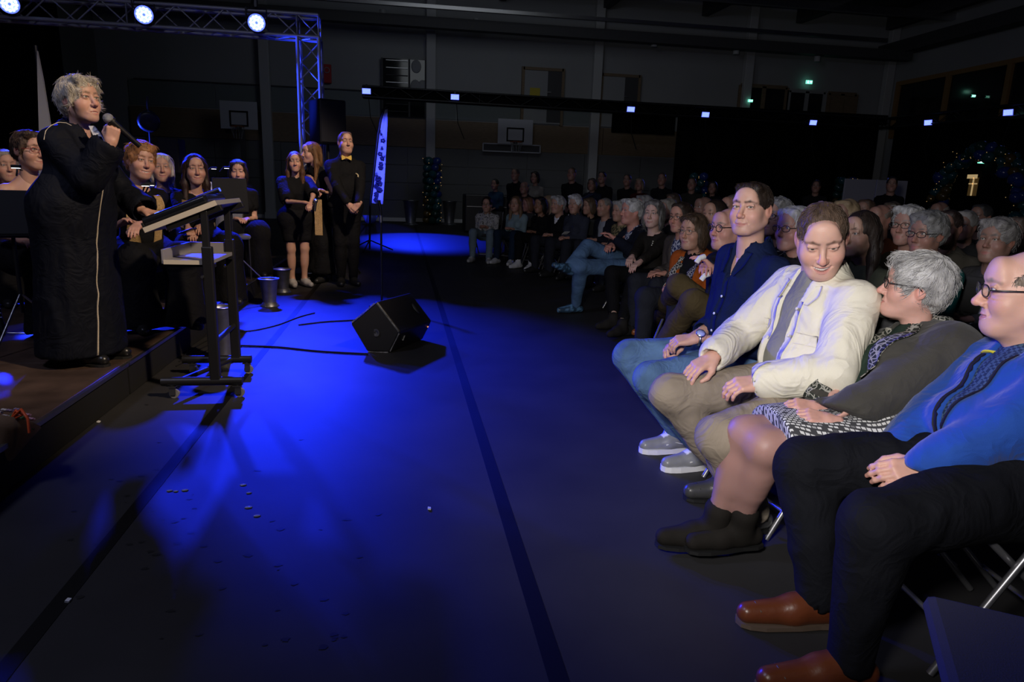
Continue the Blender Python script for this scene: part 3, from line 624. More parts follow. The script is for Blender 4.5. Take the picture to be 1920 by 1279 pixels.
MB().cyl((-1.30, PY0, 0.10), (-1.11, PY1, 0.10), 0.016).build('cross_brace', M_blackmetal, t); MB().cyl((PXc, PY0, 0.33), (PXc, PY1, 0.33), 0.016).build('cross_bar', M_blackmetal, t)
dR, dL = at_y(405, 380, PY0-0.02), at_y(270, 432, PY0-0.02); sl = dR-dL; sl[1] = 0; sw = np.linalg.norm(sl); dx = sl/sw; dn = np.array([-dx[2], 0, dx[0]]); cmid = (dR+dL)/2; DY = 0.60; R = np.stack([dx, np.array([0, 1., 0]), dn], 1)
ctop = cmid+np.array([0, DY/2, 0]); MB().box(ctop, (sw, DY, 0.028), R, 0.002).build('desktop', M_desk, t)
MB().box(ctop+np.array([0, -DY/2-0.002, 0]), (sw, 0.005, 0.029), R).build('edge_band', M_edge, t); MB().box(ctop-dx*(sw/2+0.002), (0.005, DY, 0.029), R).build('edge_band', mat('brown_edge', (0.24, 0.11, 0.05), 0.6), t)
for yy in (0.03, DY-0.03): MB().box(cmid+np.array([0, yy, 0])-dn*0.032+dx*0.06, (sw*0.76, 0.035, 0.032), R, 0.003).build('desk_frame', M_blackmetal, t)
MB().box(ctop-dx*(sw/2-0.006)+dn*0.026, (0.012, DY, 0.03), R, 0.002).build('book_stop', M_blackmetal, t)
a, b = at_y(307, 493, PY0), at_y(396, 491, PY0); zt = (a[2]+b[2])/2; tr = MB().box(((a[0]+b[0])/2, PY0+0.26, zt), (b[0]-a[0], 0.52, 0.022), None, 0.002).build('tray', M_desk, t)
MB().box(((a[0]+b[0])/2, PY0-0.002, zt), (b[0]-a[0], 0.006, 0.024)).build('edge_band', M_edge, tr); MB().box((a[0]-0.004, PY0+0.26, zt+0.03), (0.014, 0.52, 0.08), None, 0.002).build('tray_side', M_desk, tr); MB().box(((a[0]+b[0])/2, PY0+0.515, zt+0.03), (b[0]-a[0], 0.014, 0.08), None, 0.002).build('tray_side', M_desk, tr)
for yy in (0.05, 0.47): MB().box(((a[0]+b[0])/2+0.01, PY0+yy, zt-0.02), (b[0]-a[0], 0.03, 0.02)).build('tray_support', M_blackmetal, t)
M_folder = mat('black_gloss', (0.008, 0.009, 0.012), 0.16, spec=0.6)
fo = ctop+dn*0.042+dx*-0.02+np.array([0, -0.07, 0]); t = thing('ring_binder', 'glossy black ring binder lying on the tilted desk', 'binder', fo)
MB().box(fo, (sw*0.90, 0.42, 0.05), R, 0.018).build('cover', M_folder, t); MB().box(fo+dn*0.004, (sw*0.86, 0.40, 0.03), R).build('pages', M_paper, t); MB().cyl(fo+np.array([0, -0.2, 0])-dx*sw*0.42, fo+np.array([0, -0.2, 0])+dx*sw*0.42, 0.024, n=14).build('spine', M_folder, t)
fl_ = fo+dn*0.042+dx*sw*0.30+np.array([0, 0.12, 0]); o = MB().cyl(fl_-dx*0.07, fl_+dx*0.07, 0.014, n=14).build('torch', M_plastic); tag(o, 'small black reading torch lying on top of the binder', 'torch'); MB().cyl(fl_+dx*0.07, fl_+dx*0.075, 0.012, n=14).build('lens', mat('torch_blue', (0.1, 0.2, 1), 0.2, emit=(0.08, 0.15, 1), estr=0.8), o)

# ------------------------------------------------------------------ music stands, chairs, bottles on stage
def music_stand(c, w, h, face, zfloor, label, paper=False, base=None):
    c = np.array(c, float); f = np.array([face[0], face[1], 0.0]); f /= np.linalg.norm(f); n = f+np.array([0, 0, 0.35]); n /= np.linalg.norm(n); r = np.cross(n, (0, 0, 1)); r /= np.linalg.norm(r); u = np.cross(r, n); R = np.stack([r, n, u], 1)
    t = thing('music_stand', label, 'music stand', (c[0], c[1], zfloor), 'music stands of the orchestra'); MB().box(c, (w, 0.012, h), R, 0.004).build('desk', M_black, t); MB().box(c-u*h/2+n*-0.03, (w, 0.06, 0.012), R).build('ledge', M_black, t)
    b = c-n*0.03-u*0.05; b0 = np.array([b[0], b[1], zfloor+0.22]); MB().cyl(b0, b, 0.011).build('pole', M_blackmetal, t)
    for an in (0.4, 2.5, 4.6): MB().cyl(b0+np.array((0, 0, 0.12)), (b[0]+0.3*math.cos(an), b[1]+0.3*math.sin(an), zfloor+0.012), 0.007).build('leg', M_steel, t)
    if paper: o = MB().box(c-n*0.012+r*(w/2+0.01)*paper, (0.05, 0.004, h*0.75), R).build('sheet_music', M_paper); tag(o, 'white sheet music edge sticking out of the rear music stand', 'sheet music')
    return t
music_stand(at_y(18, 398, 4.55), 0.46, 0.27, (0.35, -1), SH, 'black music stand at the left picture edge')
music_stand(at_y(432, 365, 7.3), 0.32, 0.34, (0.3, -1), SH, 'black music stand in front of the rear musician', paper=1)
music_stand(at_y(352, 395, 6.2), 0.0001+0.30, 0.02, (0.5, -1), SH, 'low flat black music stand behind the tilted desk')
# clip lights on the stands
M_clip = mat('clip_light', (0.9, 0.9, 1), 0.3, emit=(0.9, 0.93, 1.0), estr=1.6)
def clip_light(p, q, label):
    p = np.array(p); q = np.array(q); t = thing('clip_light', label, 'lamp', q, 'clip lights on the music stands'); MB().tube([q, (p+q)/2+np.array((0.01, 0, 0.03)), p], 0.005, 6).build('gooseneck', M_black, t); MB().box(p, (0.05, 0.022, 0.018), None, 0.004).build('lamp_head', M_black, t); MB().box(p+np.array((0, -0.004, -0.01)), (0.042, 0.016, 0.004)).build('led_strip', M_clip, t)
clip_light(at_y(273, 346, 4.9), at_y(262, 378, 5.0), 'small lit clip lamp under the smile of the ginger musician, left one')
clip_light(at_y(282, 345, 4.92), at_y(266, 380, 5.0), 'small lit clip lamp under the smile of the ginger musician, right one')
clip_light(at_y(401, 315, 7.2), at_y(386, 325, 7.2), 'small silver clip lamp above the rear music stand, left one'); clip_light(at_y(425, 314, 7.2), at_y(412, 322, 7.2), 'small silver clip lamp above the rear music stand, right one'); clip_light(at_y(30, 312, 4.5), at_y(31, 330, 4.5), 'silver clip lamp on the music stand at the left picture edge')
M_pet = mat('clear_plastic', (0.75, 0.85, 0.9), 0.08, spec=0.6, trans=0.85)
def bottle(p, h, label):
    t = thing('water_bottle', label, 'bottle', p, 'water bottles on the stage'); r = h*0.14
    MB().lathe(p, [(0, 0.003), (r*0.9, 0.002), (r, 0.02), (r, h*0.66), (r*0.45, h*0.84), (r*0.42, h*0.9)], 16).build('body', M_pet, t); MB().cyl(np.array(p)+np.array((0, 0, h*0.89)), np.array(p)+np.array((0, 0, h)), r*0.5, n=14).build('cap', M_steel, t)
bottle(at_z(361, 562, SH), 0.25, 'clear bottle with silver cap standing on the stage behind the podium'); bottle(at_z(421, 541, SH), 0.2, 'blue lit water bottle beside the rear stage chair')
# stage chairs
M_chairgrey = mat('chair_fabric', (0.032, 0.032, 0.034), 0.9, bump=0.3, bscale=300)
M_stagechair = mat('stage_chair_fabric', (0.13, 0.135, 0.16), 0.9, bump=0.3, bscale=300)
def stage_chair(p, rz, label):
    t = thing('stage_chair', label, 'chair', (p[0], p[1], SH), 'grey chairs of the orchestra', rz)
    MB().box((0, 0, 0.45), (0.44, 0.42, 0.055), None, 0.025).build('seat', M_stagechair, t, True); MB().box((0, -0.22, 0.72), (0.43, 0.05, 0.42), None, 0.024).build('backrest', M_stagechair, t, True)
    for sx in (-1, 1):
        MB().tube([(sx*0.2, 0.19, 0), (sx*0.2, 0.17, 0.42)], 0.012).build('leg', M_blackmetal, t, True); MB().tube([(sx*0.2, -0.23, 0), (sx*0.2, -0.19, 0.44), (sx*0.2, -0.23, 0.9)], 0.012).build('leg', M_blackmetal, t, True)
    return t
stage_chair(at_z(430, 520, SH), math.radians(200), 'empty grey upholstered chair standing at the rear of the stage edge')
# bouquet in paper at the stage edge, lower left
c = at_z(8, 860, 0.05); c = np.array((-1.53, 2.72, 0.0)); t = thing('flower_bouquet', 'bouquet in brown paper with orange ribbon leaning on the stage edge', 'bouquet', c)
tip = at_d(-30, 905, 2.75); topc = at_d(15, 790, 2.85); ax = (topc-tip); hL = np.linalg.norm(ax); ax /= hL
MB().lathe(tip, [(0.02, 0), (0.06, hL*0.35), (0.10, hL*0.8), (0.12, hL*1.0), (0.115, hL*1.0), (0.09, hL*0.78), (0.02, 0.02)], 18, ax).build('paper_wrap', mat('kraft_paper', (0.16, 0.10, 0.055), 0.85, bump=0.5, bscale=30), t)
Mf = [mat('petal_pink', (0.45, 0.25, 0.33), 0.7), mat('petal_mauve', (0.28, 0.2, 0.32), 0.7), mat('petal_white', (0.6, 0.56, 0.55), 0.7), mat('leaf_green', (0.04, 0.09, 0.03), 0.7)]
Rb = frame_z(ax)
for k in range(46):
    rr = 0.10*math.sqrt(random.random()); an = random.uniform(0, 6.28); q = topc+Rb@np.array((rr*math.cos(an), rr*math.sin(an), random.uniform(-0.02, 0.045))); g = MB()
    for j in range(5): b_ = j*1.257; g.sphere(q+0.008*Rb@np.array((math.cos(b_), math.sin(b_), 0)), (0.008, 0.008, 0.005), 4)
    g.build('flower', Mf[k % 4], t)
rib = mat('orange_ribbon', (0.75, 0.10, 0.02), 0.5)
MB().tube([at_d(22, 785, 2.78), at_d(40, 768, 2.76), at_d(52, 785, 2.75), at_d(55, 812, 2.75)], 0.006, 6).build('ribbon', rib, t); MB().tube([at_d(22, 785, 2.78), at_d(30, 770, 2.77), at_d(42, 778, 2.77), at_d(24, 786, 2.78)], 0.006, 6).build('ribbon', rib, t)
# woodwind on its stand at the left edge
p = at_z(4, 628, SH); t = thing('clarinet', 'black clarinet with silver keys standing on its peg at the left edge', 'instrument', p); MB().lathe(p, [(0.035, 0.03), (0.02, 0.09), (0.013, 0.14), (0.012, 0.34), (0.009, 0.36)], 14).build('body', M_folder, t); MB().cyl(p, p+np.array((0, 0, 0.05)), 0.02).build('peg', M_blackmetal, t)
for k in range(7): MB().sphere(p+np.array((0.012, -0.008, 0.12+k*0.03)), (0.008, 0.006, 0.005), 5).build('key', M_steel, t)
for an in (0.1, 2.2, 4.3): MB().cyl(p+np.array((0, 0, 0.015)), p+np.array((0.16*math.cos(an), 0.16*math.sin(an), 0.006)), 0.005).build('stand_leg', M_alu, t)

# ------------------------------------------------------------------ folding chairs
def folding_chair():
    t = thing('folding_chair', 'folding chair', 'chair', (0, 0, 0)); Ms = mat('chair_tube', (0.33, 0.33, 0.35), 0.35, metal=0.8)
    MB().box((0, 0.0, 0.445), (0.42, 0.40, 0.045), None, 0.02).build('seat', M_chairgrey, t, True); MB().box((0, -0.235, 0.72), (0.42, 0.04, 0.24), np.array(Matrix.Rotation(math.radians(-8), 3, 'X')), 0.018).build('backrest', M_chairgrey, t, True)
    for s in (-1, 1):
        MB().tube([(s*0.215, -0.26, 0.83), (s*0.215, -0.2, 0.62), (s*0.215, 0.0, 0.42), (s*0.215, 0.23, 0.012)], 0.0105, 8).build('leg', Ms, t, True); MB().tube([(s*0.19, 0.16, 0.44), (s*0.19, -0.02, 0.28), (s*0.19, -0.27, 0.012)], 0.0105, 8).build('leg', Ms, t, True)
    MB().cyl((-0.215, 0.17, 0.12), (0.215, 0.17, 0.12), 0.008).build('stretcher', Ms, t, True); MB().cyl((-0.19, -0.2, 0.1), (0.19, -0.2, 0.1), 0.008).build('stretcher', Ms, t, True)
    return t
CH0 = folding_chair(); CH_used = [False]
def chair(x, y, rz, label, zf=0.0):
    o = CH0 if not CH_used[0] else copy_tree(CH0); CH_used[0] = True
    o.location = (x, y, zf); o.rotation_euler = (0, 0, rz); o['label'] = label; o['group'] = 'folding chairs of the audience'; o['category'] = 'chair'; return o
# ------------------------------------------------------------------ implicit surfaces for bodies and clothes
def nrm(v): v = np.array(v, float); return v/(np.linalg.norm(v)+1e-12)
class SDF:
    def __init__(s): s.p = []; s.planes = []
    def cone(s, a, b, ra, rb, k=0.02, op=0): s.p.append(('c', np.array(a, float), np.array(b, float), ra, rb, k, op)); return s
    def ell(s, c, r, R=None, k=0.02, op=0): s.p.append(('e', np.array(c, float), np.array(r, float), np.eye(3) if R is None else np.array(R), 0, k, op)); return s
    def wedge(s, O, R, zs, ws, y0=0.02, k=0.004, x0=0.0): s.p.append(('w', np.array(O, float), np.array(R), zs, (ws, y0, x0), k, 1)); return s     # opens the front of a garment
    def cut(s, p, n): s.planes.append((np.array(p, float), nrm(n))); return s     # removes the side n points to
    def mesh(s, res, proj=True):
        add = [q for q in s.p if q[6] == 0]; lo = np.full(3, 1e9); hi = -lo
        def bb(q, m):
            if q[0] == 'c': a, b, ra, rb = q[1:5]; return np.minimum(a-ra, b-rb)-m, np.maximum(a+ra, b+rb)+m
            e = np.sqrt((q[3]**2)@(q[2]**2)); return q[1]-e-m, q[1]+e+m
        for q in add: l, h = bb(q, 0.02+2*res); lo = np.minimum(lo, l); hi = np.maximum(hi, h)
        n = np.ceil((hi-lo)/res).astype(int)+2; V = np.full(n, 0.5, np.float32)
        ax = [lo[i]+res*np.arange(n[i]) for i in range(3)]
        for q in s.p:
            l, h = bb(q, q[5]+2.5*res) if q[0] != 'w' else (lo, hi); i0 = np.maximum(np.floor((l-lo)/res).astype(int), 0); i1 = np.minimum(np.ceil((h-lo)/res).astype(int)+1, n)
            if (i1 <= i0).any(): continue
            sl = tuple(slice(i0[i], i1[i]) for i in range(3)); X = [ax[0][sl[0]][:, None, None], ax[1][sl[1]][None, :, None], ax[2][sl[2]][None, None, :]]
            if q[0] == 'c':
                a, b, ra, rb = q[1:5]; d = b-a; L2 = d@d+1e-12
                t = np.clip(((X[0]-a[0])*d[0]+(X[1]-a[1])*d[1]+(X[2]-a[2])*d[2])/L2, 0, 1)
                D = np.sqrt((X[0]-a[0]-t*d[0])**2+(X[1]-a[1]-t*d[1])**2+(X[2]-a[2]-t*d[2])**2)-(ra+(rb-ra)*t)
            elif q[0] == 'w':
                P = [X[i]-q[1][i] for i in range(3)]; R = q[2]; a, b, c = [P[0]*R[0, j]+P[1]*R[1, j]+P[2]*R[2, j] for j in range(3)]
                wz = np.interp(c.ravel(), q[3], q[4][0]).reshape(c.shape); D = np.maximum(np.maximum(np.abs(a-q[4][2])-wz, q[4][1]-b), np.maximum(q[3][0]-c, c-q[3][-1]))
            else:
                c, r, R = q[1], q[2], q[3]; P = [X[i]-c[i] for i in range(3)]; k0 = 0; k1 = 0
                for j in range(3):
                    w = P[0]*R[0, j]+P[1]*R[1, j]+P[2]*R[2, j]; k0 = k0+(w/r[j])**2; k1 = k1+(w/r[j]**2)**2
                k0 = np.sqrt(k0); D = k0*(k0-1)/np.sqrt(k1+1e-9)
            W = V[sl]; k = max(q[5], 1e-5)
            if q[6] == 0: hh = np.clip(0.5+0.5*(W-D)/k, 0, 1); V[sl] = W*(1-hh)+D*hh-k*hh*(1-hh)
            else: hh = np.clip(0.5-0.5*(W+D)/k, 0, 1); V[sl] = W*(1-hh)-D*hh+k*hh*(1-hh)
        for p, nn in s.planes:
            V = np.maximum(V, (ax[0][:, None, None]-p[0])*nn[0]+(ax[1][None, :, None]-p[1])*nn[1]+(ax[2][None, None, :]-p[2])*nn[2])
        return nets(V.astype(np.float32), lo, res)
def nets(V, lo, res):
    S = V < 0; n = np.array(V.shape)-1; cnt = np.zeros(n, np.int8)
    for i in (0, 1):
        for j in (0, 1):
            for k in (0, 1): cnt += S[i:n[0]+i, j:n[1]+j, k:n[2]+k]
    act = (cnt > 0) & (cnt < 8); idx = np.full(n, -1, np.int32); I = np.argwhere(act); idx[act] = np.arange(len(I)); acc = np.zeros((len(I), 3)); c = np.zeros(len(I))
    corners = [(i, j, k) for i in (0, 1) for j in (0, 1) for k in (0, 1)]
    val = {q: V[I[:, 0]+q[0], I[:, 1]+q[1], I[:, 2]+q[2]] for q in corners}
    for a in corners:
        for ax in range(3):
            if a[ax]: continue
            b = list(a); b[ax] = 1; b = tuple(b); va, vb = val[a], val[b]; m = (va < 0) != (vb < 0); t = np.where(m, va/np.where(m, va-vb, 1), 0)
            p = np.tile(np.array(a, float), (len(I), 1)); p[:, ax] += t; acc += p*m[:, None]; c += m
    P = lo+res*(I+acc/np.maximum(c, 1)[:, None]); Q = []
    for ax in range(3):
        o = [i for i in range(3) if i != ax]; sA = [slice(None)]*3; sB = [slice(None)]*3; sA[ax] = slice(0, -1); sB[ax] = slice(1, None)
        a = S[tuple(sA)]; b = S[tuple(sB)]; d = a != b; J = np.argwhere(d); J = J[(J[:, o[0]] > 0) & (J[:, o[1]] > 0) & (J[:, o[0]] < n[o[0]]) & (J[:, o[1]] < n[o[1]])]
        if not len(J): continue
        sg = a[J[:, 0], J[:, 1], J[:, 2]]
        def cell(da, db): K = J.copy(); K[:, o[0]] += da; K[:, o[1]] += db; return idx[K[:, 0], K[:, 1], K[:, 2]]
        q = np.stack([cell(-1, -1), cell(0, -1), cell(0, 0), cell(-1, 0)], 1); fl = sg if ax != 1 else ~sg; q[~fl] = q[~fl][:, ::-1]; Q.append(q)
    return P, (np.concatenate(Q) if Q else np.zeros((0, 4), np.int32))
def vnormals(P, Q):
    fn = np.cross(P[Q[:, 2]]-P[Q[:, 0]], P[Q[:, 3]]-P[Q[:, 1]]); N = np.zeros_like(P)
    for k in range(4): np.add.at(N, Q[:, k], fn)
    return N/(np.linalg.norm(N, axis=1)[:, None]+1e-12)
def vn(P):
    """smooth value noise, -1..1"""
    i = np.floor(P); f = P-i; f = f*f*(3-2*f); r = 0
    for a in (0, 1):
        for b in (0, 1):
            for c in (0, 1):
                h = np.sin((i[:, 0]+a)*127.1+(i[:, 1]+b)*311.7+(i[:, 2]+c)*74.7)*43758.5453; h = h-np.floor(h)
                r = r+h*(f[:, 0] if a else 1-f[:, 0])*(f[:, 1] if b else 1-f[:, 1])*(f[:, 2] if c else 1-f[:, 2])
    return r*2-1
def smooth(P, Q, it=1):
    for _ in range(it):
        A = np.zeros_like(P); c = np.zeros(len(P))
        for k in range(4):
            np.add.at(A, Q[:, k], P[Q[:, (k+1) % 4]]+P[Q[:, (k+3) % 4]]); np.add.at(c, Q[:, k], 2)
        P = P*0.4+0.6*A/np.maximum(c, 1)[:, None]
    return P
def wrinkle(P, Q, amp, sc=9.0, seed=0.0, stretch=(1, 1, 1)):
    N = vnormals(P, Q); S = np.array(stretch); W = P+0.05*np.stack([vn(P*7+seed), vn(P*7+seed+40), vn(P*7+seed+80)], 1); d = vn(W*S*sc*0.8+seed)
    r1 = (1-np.abs(vn(W*S*sc+seed+31)))**2.5; r2 = (1-np.abs(vn(W*S*sc*2.1+seed+57)))**3; return P+N*(amp*(0.5*d+1.1*r1+0.5*r2-0.5))[:, None]
def quad_mesh(name, P, Q, m, parent, col=None, world=True):
    me = bpy.data.meshes.new(name); n, f = len(P), len(Q)
    if world and parent is not None: P = P-root_loc(parent)
    me.vertices.add(n); me.vertices.foreach_set('co', np.ascontiguousarray(P, np.float32).ravel()); me.loops.add(f*4); me.loops.foreach_set('vertex_index', np.ascontiguousarray(Q, np.int32).ravel())
    me.polygons.add(f); me.polygons.foreach_set('loop_start', np.arange(0, f*4, 4, dtype=np.int32)); me.polygons.foreach_set('loop_total', np.full(f, 4, np.int32)); me.polygons.foreach_set('use_smooth', np.ones(f, bool))
    if col is not None:
        a = me.color_attributes.new('Col', 'FLOAT_COLOR', 'POINT'); a.data.foreach_set('color', np.concatenate([col, np.ones((n, 1))], 1).astype(np.float32).ravel())
    me.update(calc_edges=True); me.validate(); return link_mesh(name, me, m, parent)
def conform(bvh, O, U, Vv, D, pts_rows, off=0.004, thick=0.003):
    """a thin sheet dropped along D onto the surface; rows of (u,v) points"""
    Vt = []; nr, ncol = len(pts_rows), len(pts_rows[0])
    for row in pts_rows:
        for (u, v) in row:
            p = O+U*u+Vv*v; h = bvh.ray_cast(Vector(p+D*-0.5), Vector(D), 1.0)
            if h[0] is None: h = bvh.find_nearest(Vector(p))
            nn = np.array(h[1]); nn = nn if nn@D < 0 else -nn; Vt.append(np.array(h[0])+nn*off)
    Vt = np.array(Vt); B = Vt+D*thick; n = nr*ncol
    q = [(i*ncol+j, i*ncol+j+1, (i+1)*ncol+j+1, (i+1)*ncol+j) for i in range(nr-1) for j in range(ncol-1)]
    e = [i for i in range(ncol)]+[i*ncol+ncol-1 for i in range(1, nr)]+[(nr-1)*ncol+j for j in range(ncol-2, -1, -1)]+[i*ncol for i in range(nr-2, 0, -1)]
    fs = q+[tuple(k+n for k in f)[::-1] for f in q]+[(e[i], e[(i+1) % len(e)], e[(i+1) % len(e)]+n, e[i]+n) for i in range(len(e))]
    g = MB(); g.add(np.concatenate([Vt, B]), fs, True); return g
def strip_rows(pts, w, n=24, m=3):
    """rows across a ribbon following the (u,v) polyline"""
    P = np.array(pts, float); d = np.concatenate([[0], np.cumsum(np.linalg.norm(np.diff(P, axis=0), axis=1))]); t = np.linspace(0, d[-1], n); C = np.stack([np.interp(t, d, P[:, 0]), np.interp(t, d, P[:, 1])], 1)
    ww = np.interp(t/d[-1], np.linspace(0, 1, len(w)), w) if hasattr(w, '__len__') else np.full(n, w); T = np.gradient(C, axis=0); T /= np.linalg.norm(T, axis=1)[:, None]+1e-9; Nn = np.stack([-T[:, 1], T[:, 0]], 1)
    return [[tuple(C[i]+Nn[i]*ww[i]*s) for s in np.linspace(-0.5, 0.5, m)] for i in range(n)]

# ------------------------------------------------------------------ heads (local frame: x right, y forward, z up)
def head_mesh(res, w=1.0, fat=0.0, smile=0.3, openm=0.0, nose=1.0, lid=0.5, skin=(0.52, 0.30, 0.22), brow=(0.1, 0.06, 0.04), lip=(0.42, 0.16, 0.14), fem=False, age=0.0, stub=0.0, gaze=(0, 1, 0), lips_w=1.0, jaw=1.0, long=1.0, eye=(0.10, 0.09, 0.07)):
    s = SDF(); L = long; jaw = jaw*(0.84 if fem else 1.0)
    s.ell((0, -0.016, 0.032), (0.074*w, 0.094, 0.083), k=0.02)
    s.ell((0, 0.028, -0.028*L), (0.063*w+0.006*fat, 0.064, 0.085*L), k=0.03)
    for q in (-1, 1):
        s.cone((q*0.050*w*jaw, -0.005, -0.05*L), (q*0.022*jaw, 0.066, -0.093*L), 0.023+0.008*fat, 0.02+0.006*fat, k=0.03)
        s.ell((q*(0.037+0.003*fat), 0.057, -0.030), (0.025+0.005*fat, 0.022, 0.026), k=0.035)
        s.cone((q*0.014, 0.086 if not fem else 0.083, 0.037), (q*0.046*w, 0.069, 0.034), 0.009, 0.009, k=0.022)
        if smile > 0: s.ell((q*0.038, 0.071, -0.032), (0.016, 0.010+0.003*smile, 0.014), k=0.025)
    s.ell((0, 0.080, -0.095*L), (0.020*jaw+0.004*fat, 0.018, 0.018), k=0.022)
    if fat > 0.3: s.ell((0, 0.035, -0.108*L), (0.042, 0.045, 0.018*fat+0.006), k=0.03)
    s.ell((0, 0.070, 0.062), (0.045*w, 0.024, 0.035), k=0.03)
    # muzzle
    s.ell((0, 0.077, -0.062*L), (0.030, 0.020, 0.026), k=0.02)
    # eye sockets
    ey, ez, ex = 0.0785, 0.010, 0.0315*w
    for q in (-1, 1): s.ell((q*ex, 0.104, ez), (0.020, 0.019, 0.0145), k=0.014, op=1)
    # nose
    n = nose; s.cone((0, 0.088, 0.018), (0, 0.108+0.005*n, -0.026), 0.0075, 0.0115*n, k=0.014); s.ell((0, 0.110+0.004*n, -0.029), (0.0115*n, 0.0115*n, 0.0105*n), k=0.008)
    for q in (-1, 1): s.ell((q*0.0125*n, 0.100, -0.0335), (0.0085*n, 0.0115, 0.0085*n), k=0.006); s.ell((q*0.006, 0.106, -0.0415), (0.0035, 0.005, 0.0035), k=0.002, op=1)
    # lids with an almond opening
    eo = 0.0016+0.0050*lid; ed = -0.0035*max(0, 0.5-lid)
    for q in (-1, 1):
        c = np.array((q*ex, ey, ez)); s.ell(c, (0.0165, 0.0152, 0.0150), k=0.006); s.cone(c+np.array((-0.014, 0.008, 0.009)), c+np.array((0.014, 0.007, 0.009)), 0.0045, 0.0045, k=0.006)
        s.ell(c+np.array((q*0.001, 0.014, ed)), (0.0148, 0.0135, eo), np.array(Matrix.Rotation(-q*0.08, 3, 'Y')), k=0.0015, op=1)
    # mouth
    mz = -0.068*L; cw = (0.0240+0.008*smile)*lips_w; cz = mz+0.0075*smile; cy = 0.0855-0.006*smile-0.10*max(0, cw-0.026); g = 0.0012+0.0105*openm
    zc = lambda x: mz+(cz-mz)*(np.abs(x)/cw)**2; gp = lambda x: g*np.clip(1-(np.abs(x)/cw)**2, 0, 1); yc = lambda x: 0.0965+(cy-0.0965)*(np.abs(x)/cw)**2
    xs = np.linspace(-cw, cw, 9)
    for x0, x1 in zip(xs[:-1], xs[1:]):
        f0, f1 = 1-(x0/cw)**2, 1-(x1/cw)**2
        s.cone((x0, yc(x0), zc(x0)+gp(x0)*0.45+0.0034*f0), (x1, yc(x1), zc(x1)+gp(x1)*0.45+0.0034*f1), 0.0022+0.0028*f0, 0.0022+0.0028*f1, k=0.005)
        s.cone((x0, yc(x0)-0.001, zc(x0)-gp(x0)*0.75-0.0046*f0), (x1, yc(x1)-0.001, zc(x1)-gp(x1)*0.75-0.0046*f1), 0.0022+0.0040*f0, 0.0022+0.0040*f1, k=0.005)
    for x0, x1 in zip(xs[:-1], xs[1:]):
        s.cone((x0, yc(x0)+0.0045, zc(x0)-gp(x0)*0.15), (x1, yc(x1)+0.0045, zc(x1)-gp(x1)*0.15), 0.0016+gp(x0)*0.62, 0.0016+gp(x1)*0.62, k=0.0025, op=1)
    if smile > 0.2 or age > 0.4:
        for q in (-1, 1): s.cone((q*0.021, 0.099, -0.036), (q*0.034, 0.090, -0.062*L), 0.0030, 0.0030, k=0.008, op=1)
    # ears
    for q in (-1, 1):
        s.ell((q*0.078*w, -0.012, -0.004), (0.0075, 0.019, 0.031), np.array(Matrix.Rotation(q*0.35, 3, 'Z')), k=0.008); s.ell((q*0.0865*w, -0.006, -0.002), (0.006, 0.010, 0.017), k=0.004, op=1)
    # neck
    nr = (0.047 if fem else 0.057)+0.008*fat
    s.cone((0, -0.022, -0.05), (0, -0.045, -0.21), nr*0.98, nr*1.05, k=0.03)
    if age > 0.5 and not fem: s.cone((0, 0.03, -0.12), (0, 0.0, -0.17), 0.02, 0.02, k=0.03)
    P, Q = s.mesh(res)
    # colour
    C = np.tile(np.array(skin), (len(P), 1))
    def blob(c, r, col, a):
        nonlocal C
        d = np.linalg.norm((P-np.array(c))/np.array(r), axis=1); wgt = (np.exp(-d*d)*a)[:, None]; C = C*(1-wgt)+np.array(col)*wgt
    red = np.array(skin)*np.array((1.05, 0.62, 0.60))
    for q in (-1, 1): blob((q*0.045, 0.075, -0.03), (0.025, 0.03, 0.022), red, 0.38); blob((q*0.08*w, -0.01, 0), (0.012, 0.03, 0.04), red, 0.6)
    blob((0, 0.118, -0.028), (0.016, 0.02, 0.016), red, 0.6)
    if stub: blob((0, 0.075, -0.085*L), (0.055, 0.05, 0.032), np.array(skin)*0.62, stub); 
    def seg(a, b): a, b = np.array(a), np.array(b); d = b-a; t = np.clip((P-a)@d/(d@d), 0, 1); return np.linalg.norm(P-a-t[:, None]*d, axis=1), t
    X, Z = P[:, 0], P[:, 2]; fr = 1-np.clip((X/cw)**2, 0, 1.2); inm = (P[:, 1] > 0.066) & (np.abs(X) < cw*1.02); hi_ = zc(X)+gp(X)*0.45+0.0075*fr; lo_ = zc(X)-gp(X)*0.75-0.0095*fr; lipm = inm & (Z < hi_) & (Z > lo_); C[lipm] = C[lipm]*0.25+np.array(lip)*0.75
    if openm > 0.1:
        ins = inm & (Z < zc(X)+gp(X)*0.62) & (Z > zc(X)-gp(X)*0.80) & (P[:, 1] < yc(X)+0.0005); C[ins] = (0.66, 0.61, 0.55); C[ins & (Z < zc(X)-gp(X)*0.42)] = (0.16, 0.04, 0.035)
    for q in (-1, 1):
        e = ((X-q*ex)/0.0155)**2+((Z-ez-ed)/(eo+0.0012))**2; lash = (P[:, 1] > ey+0.004) & (e < 1.35) & (Z > ez+ed-0.001); C[lash] = C[lash]*0.35
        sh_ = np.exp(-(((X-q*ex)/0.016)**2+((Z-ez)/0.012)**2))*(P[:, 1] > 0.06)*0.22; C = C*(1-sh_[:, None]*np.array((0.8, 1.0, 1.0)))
    for q in (-1, 1):
        pts = [(q*0.013, 0.096, 0.0325), (q*0.030*w, 0.091, 0.0365), (q*0.050*w, 0.073, 0.0300)]
        for i in range(2):
            d, t = seg(pts[i], pts[i+1]); wg = np.clip(1.6-d/(0.0052 if not fem else 0.0040), 0, 1)[:, None]*(0.85 if not fem else 0.7); C = C*(1-wg)+np.array(brow)*wg
        d, t = seg((q*ex-0.013, ey+0.0085, ez+0.001), (q*ex+0.013, ey+0.0085, ez+0.001)); 
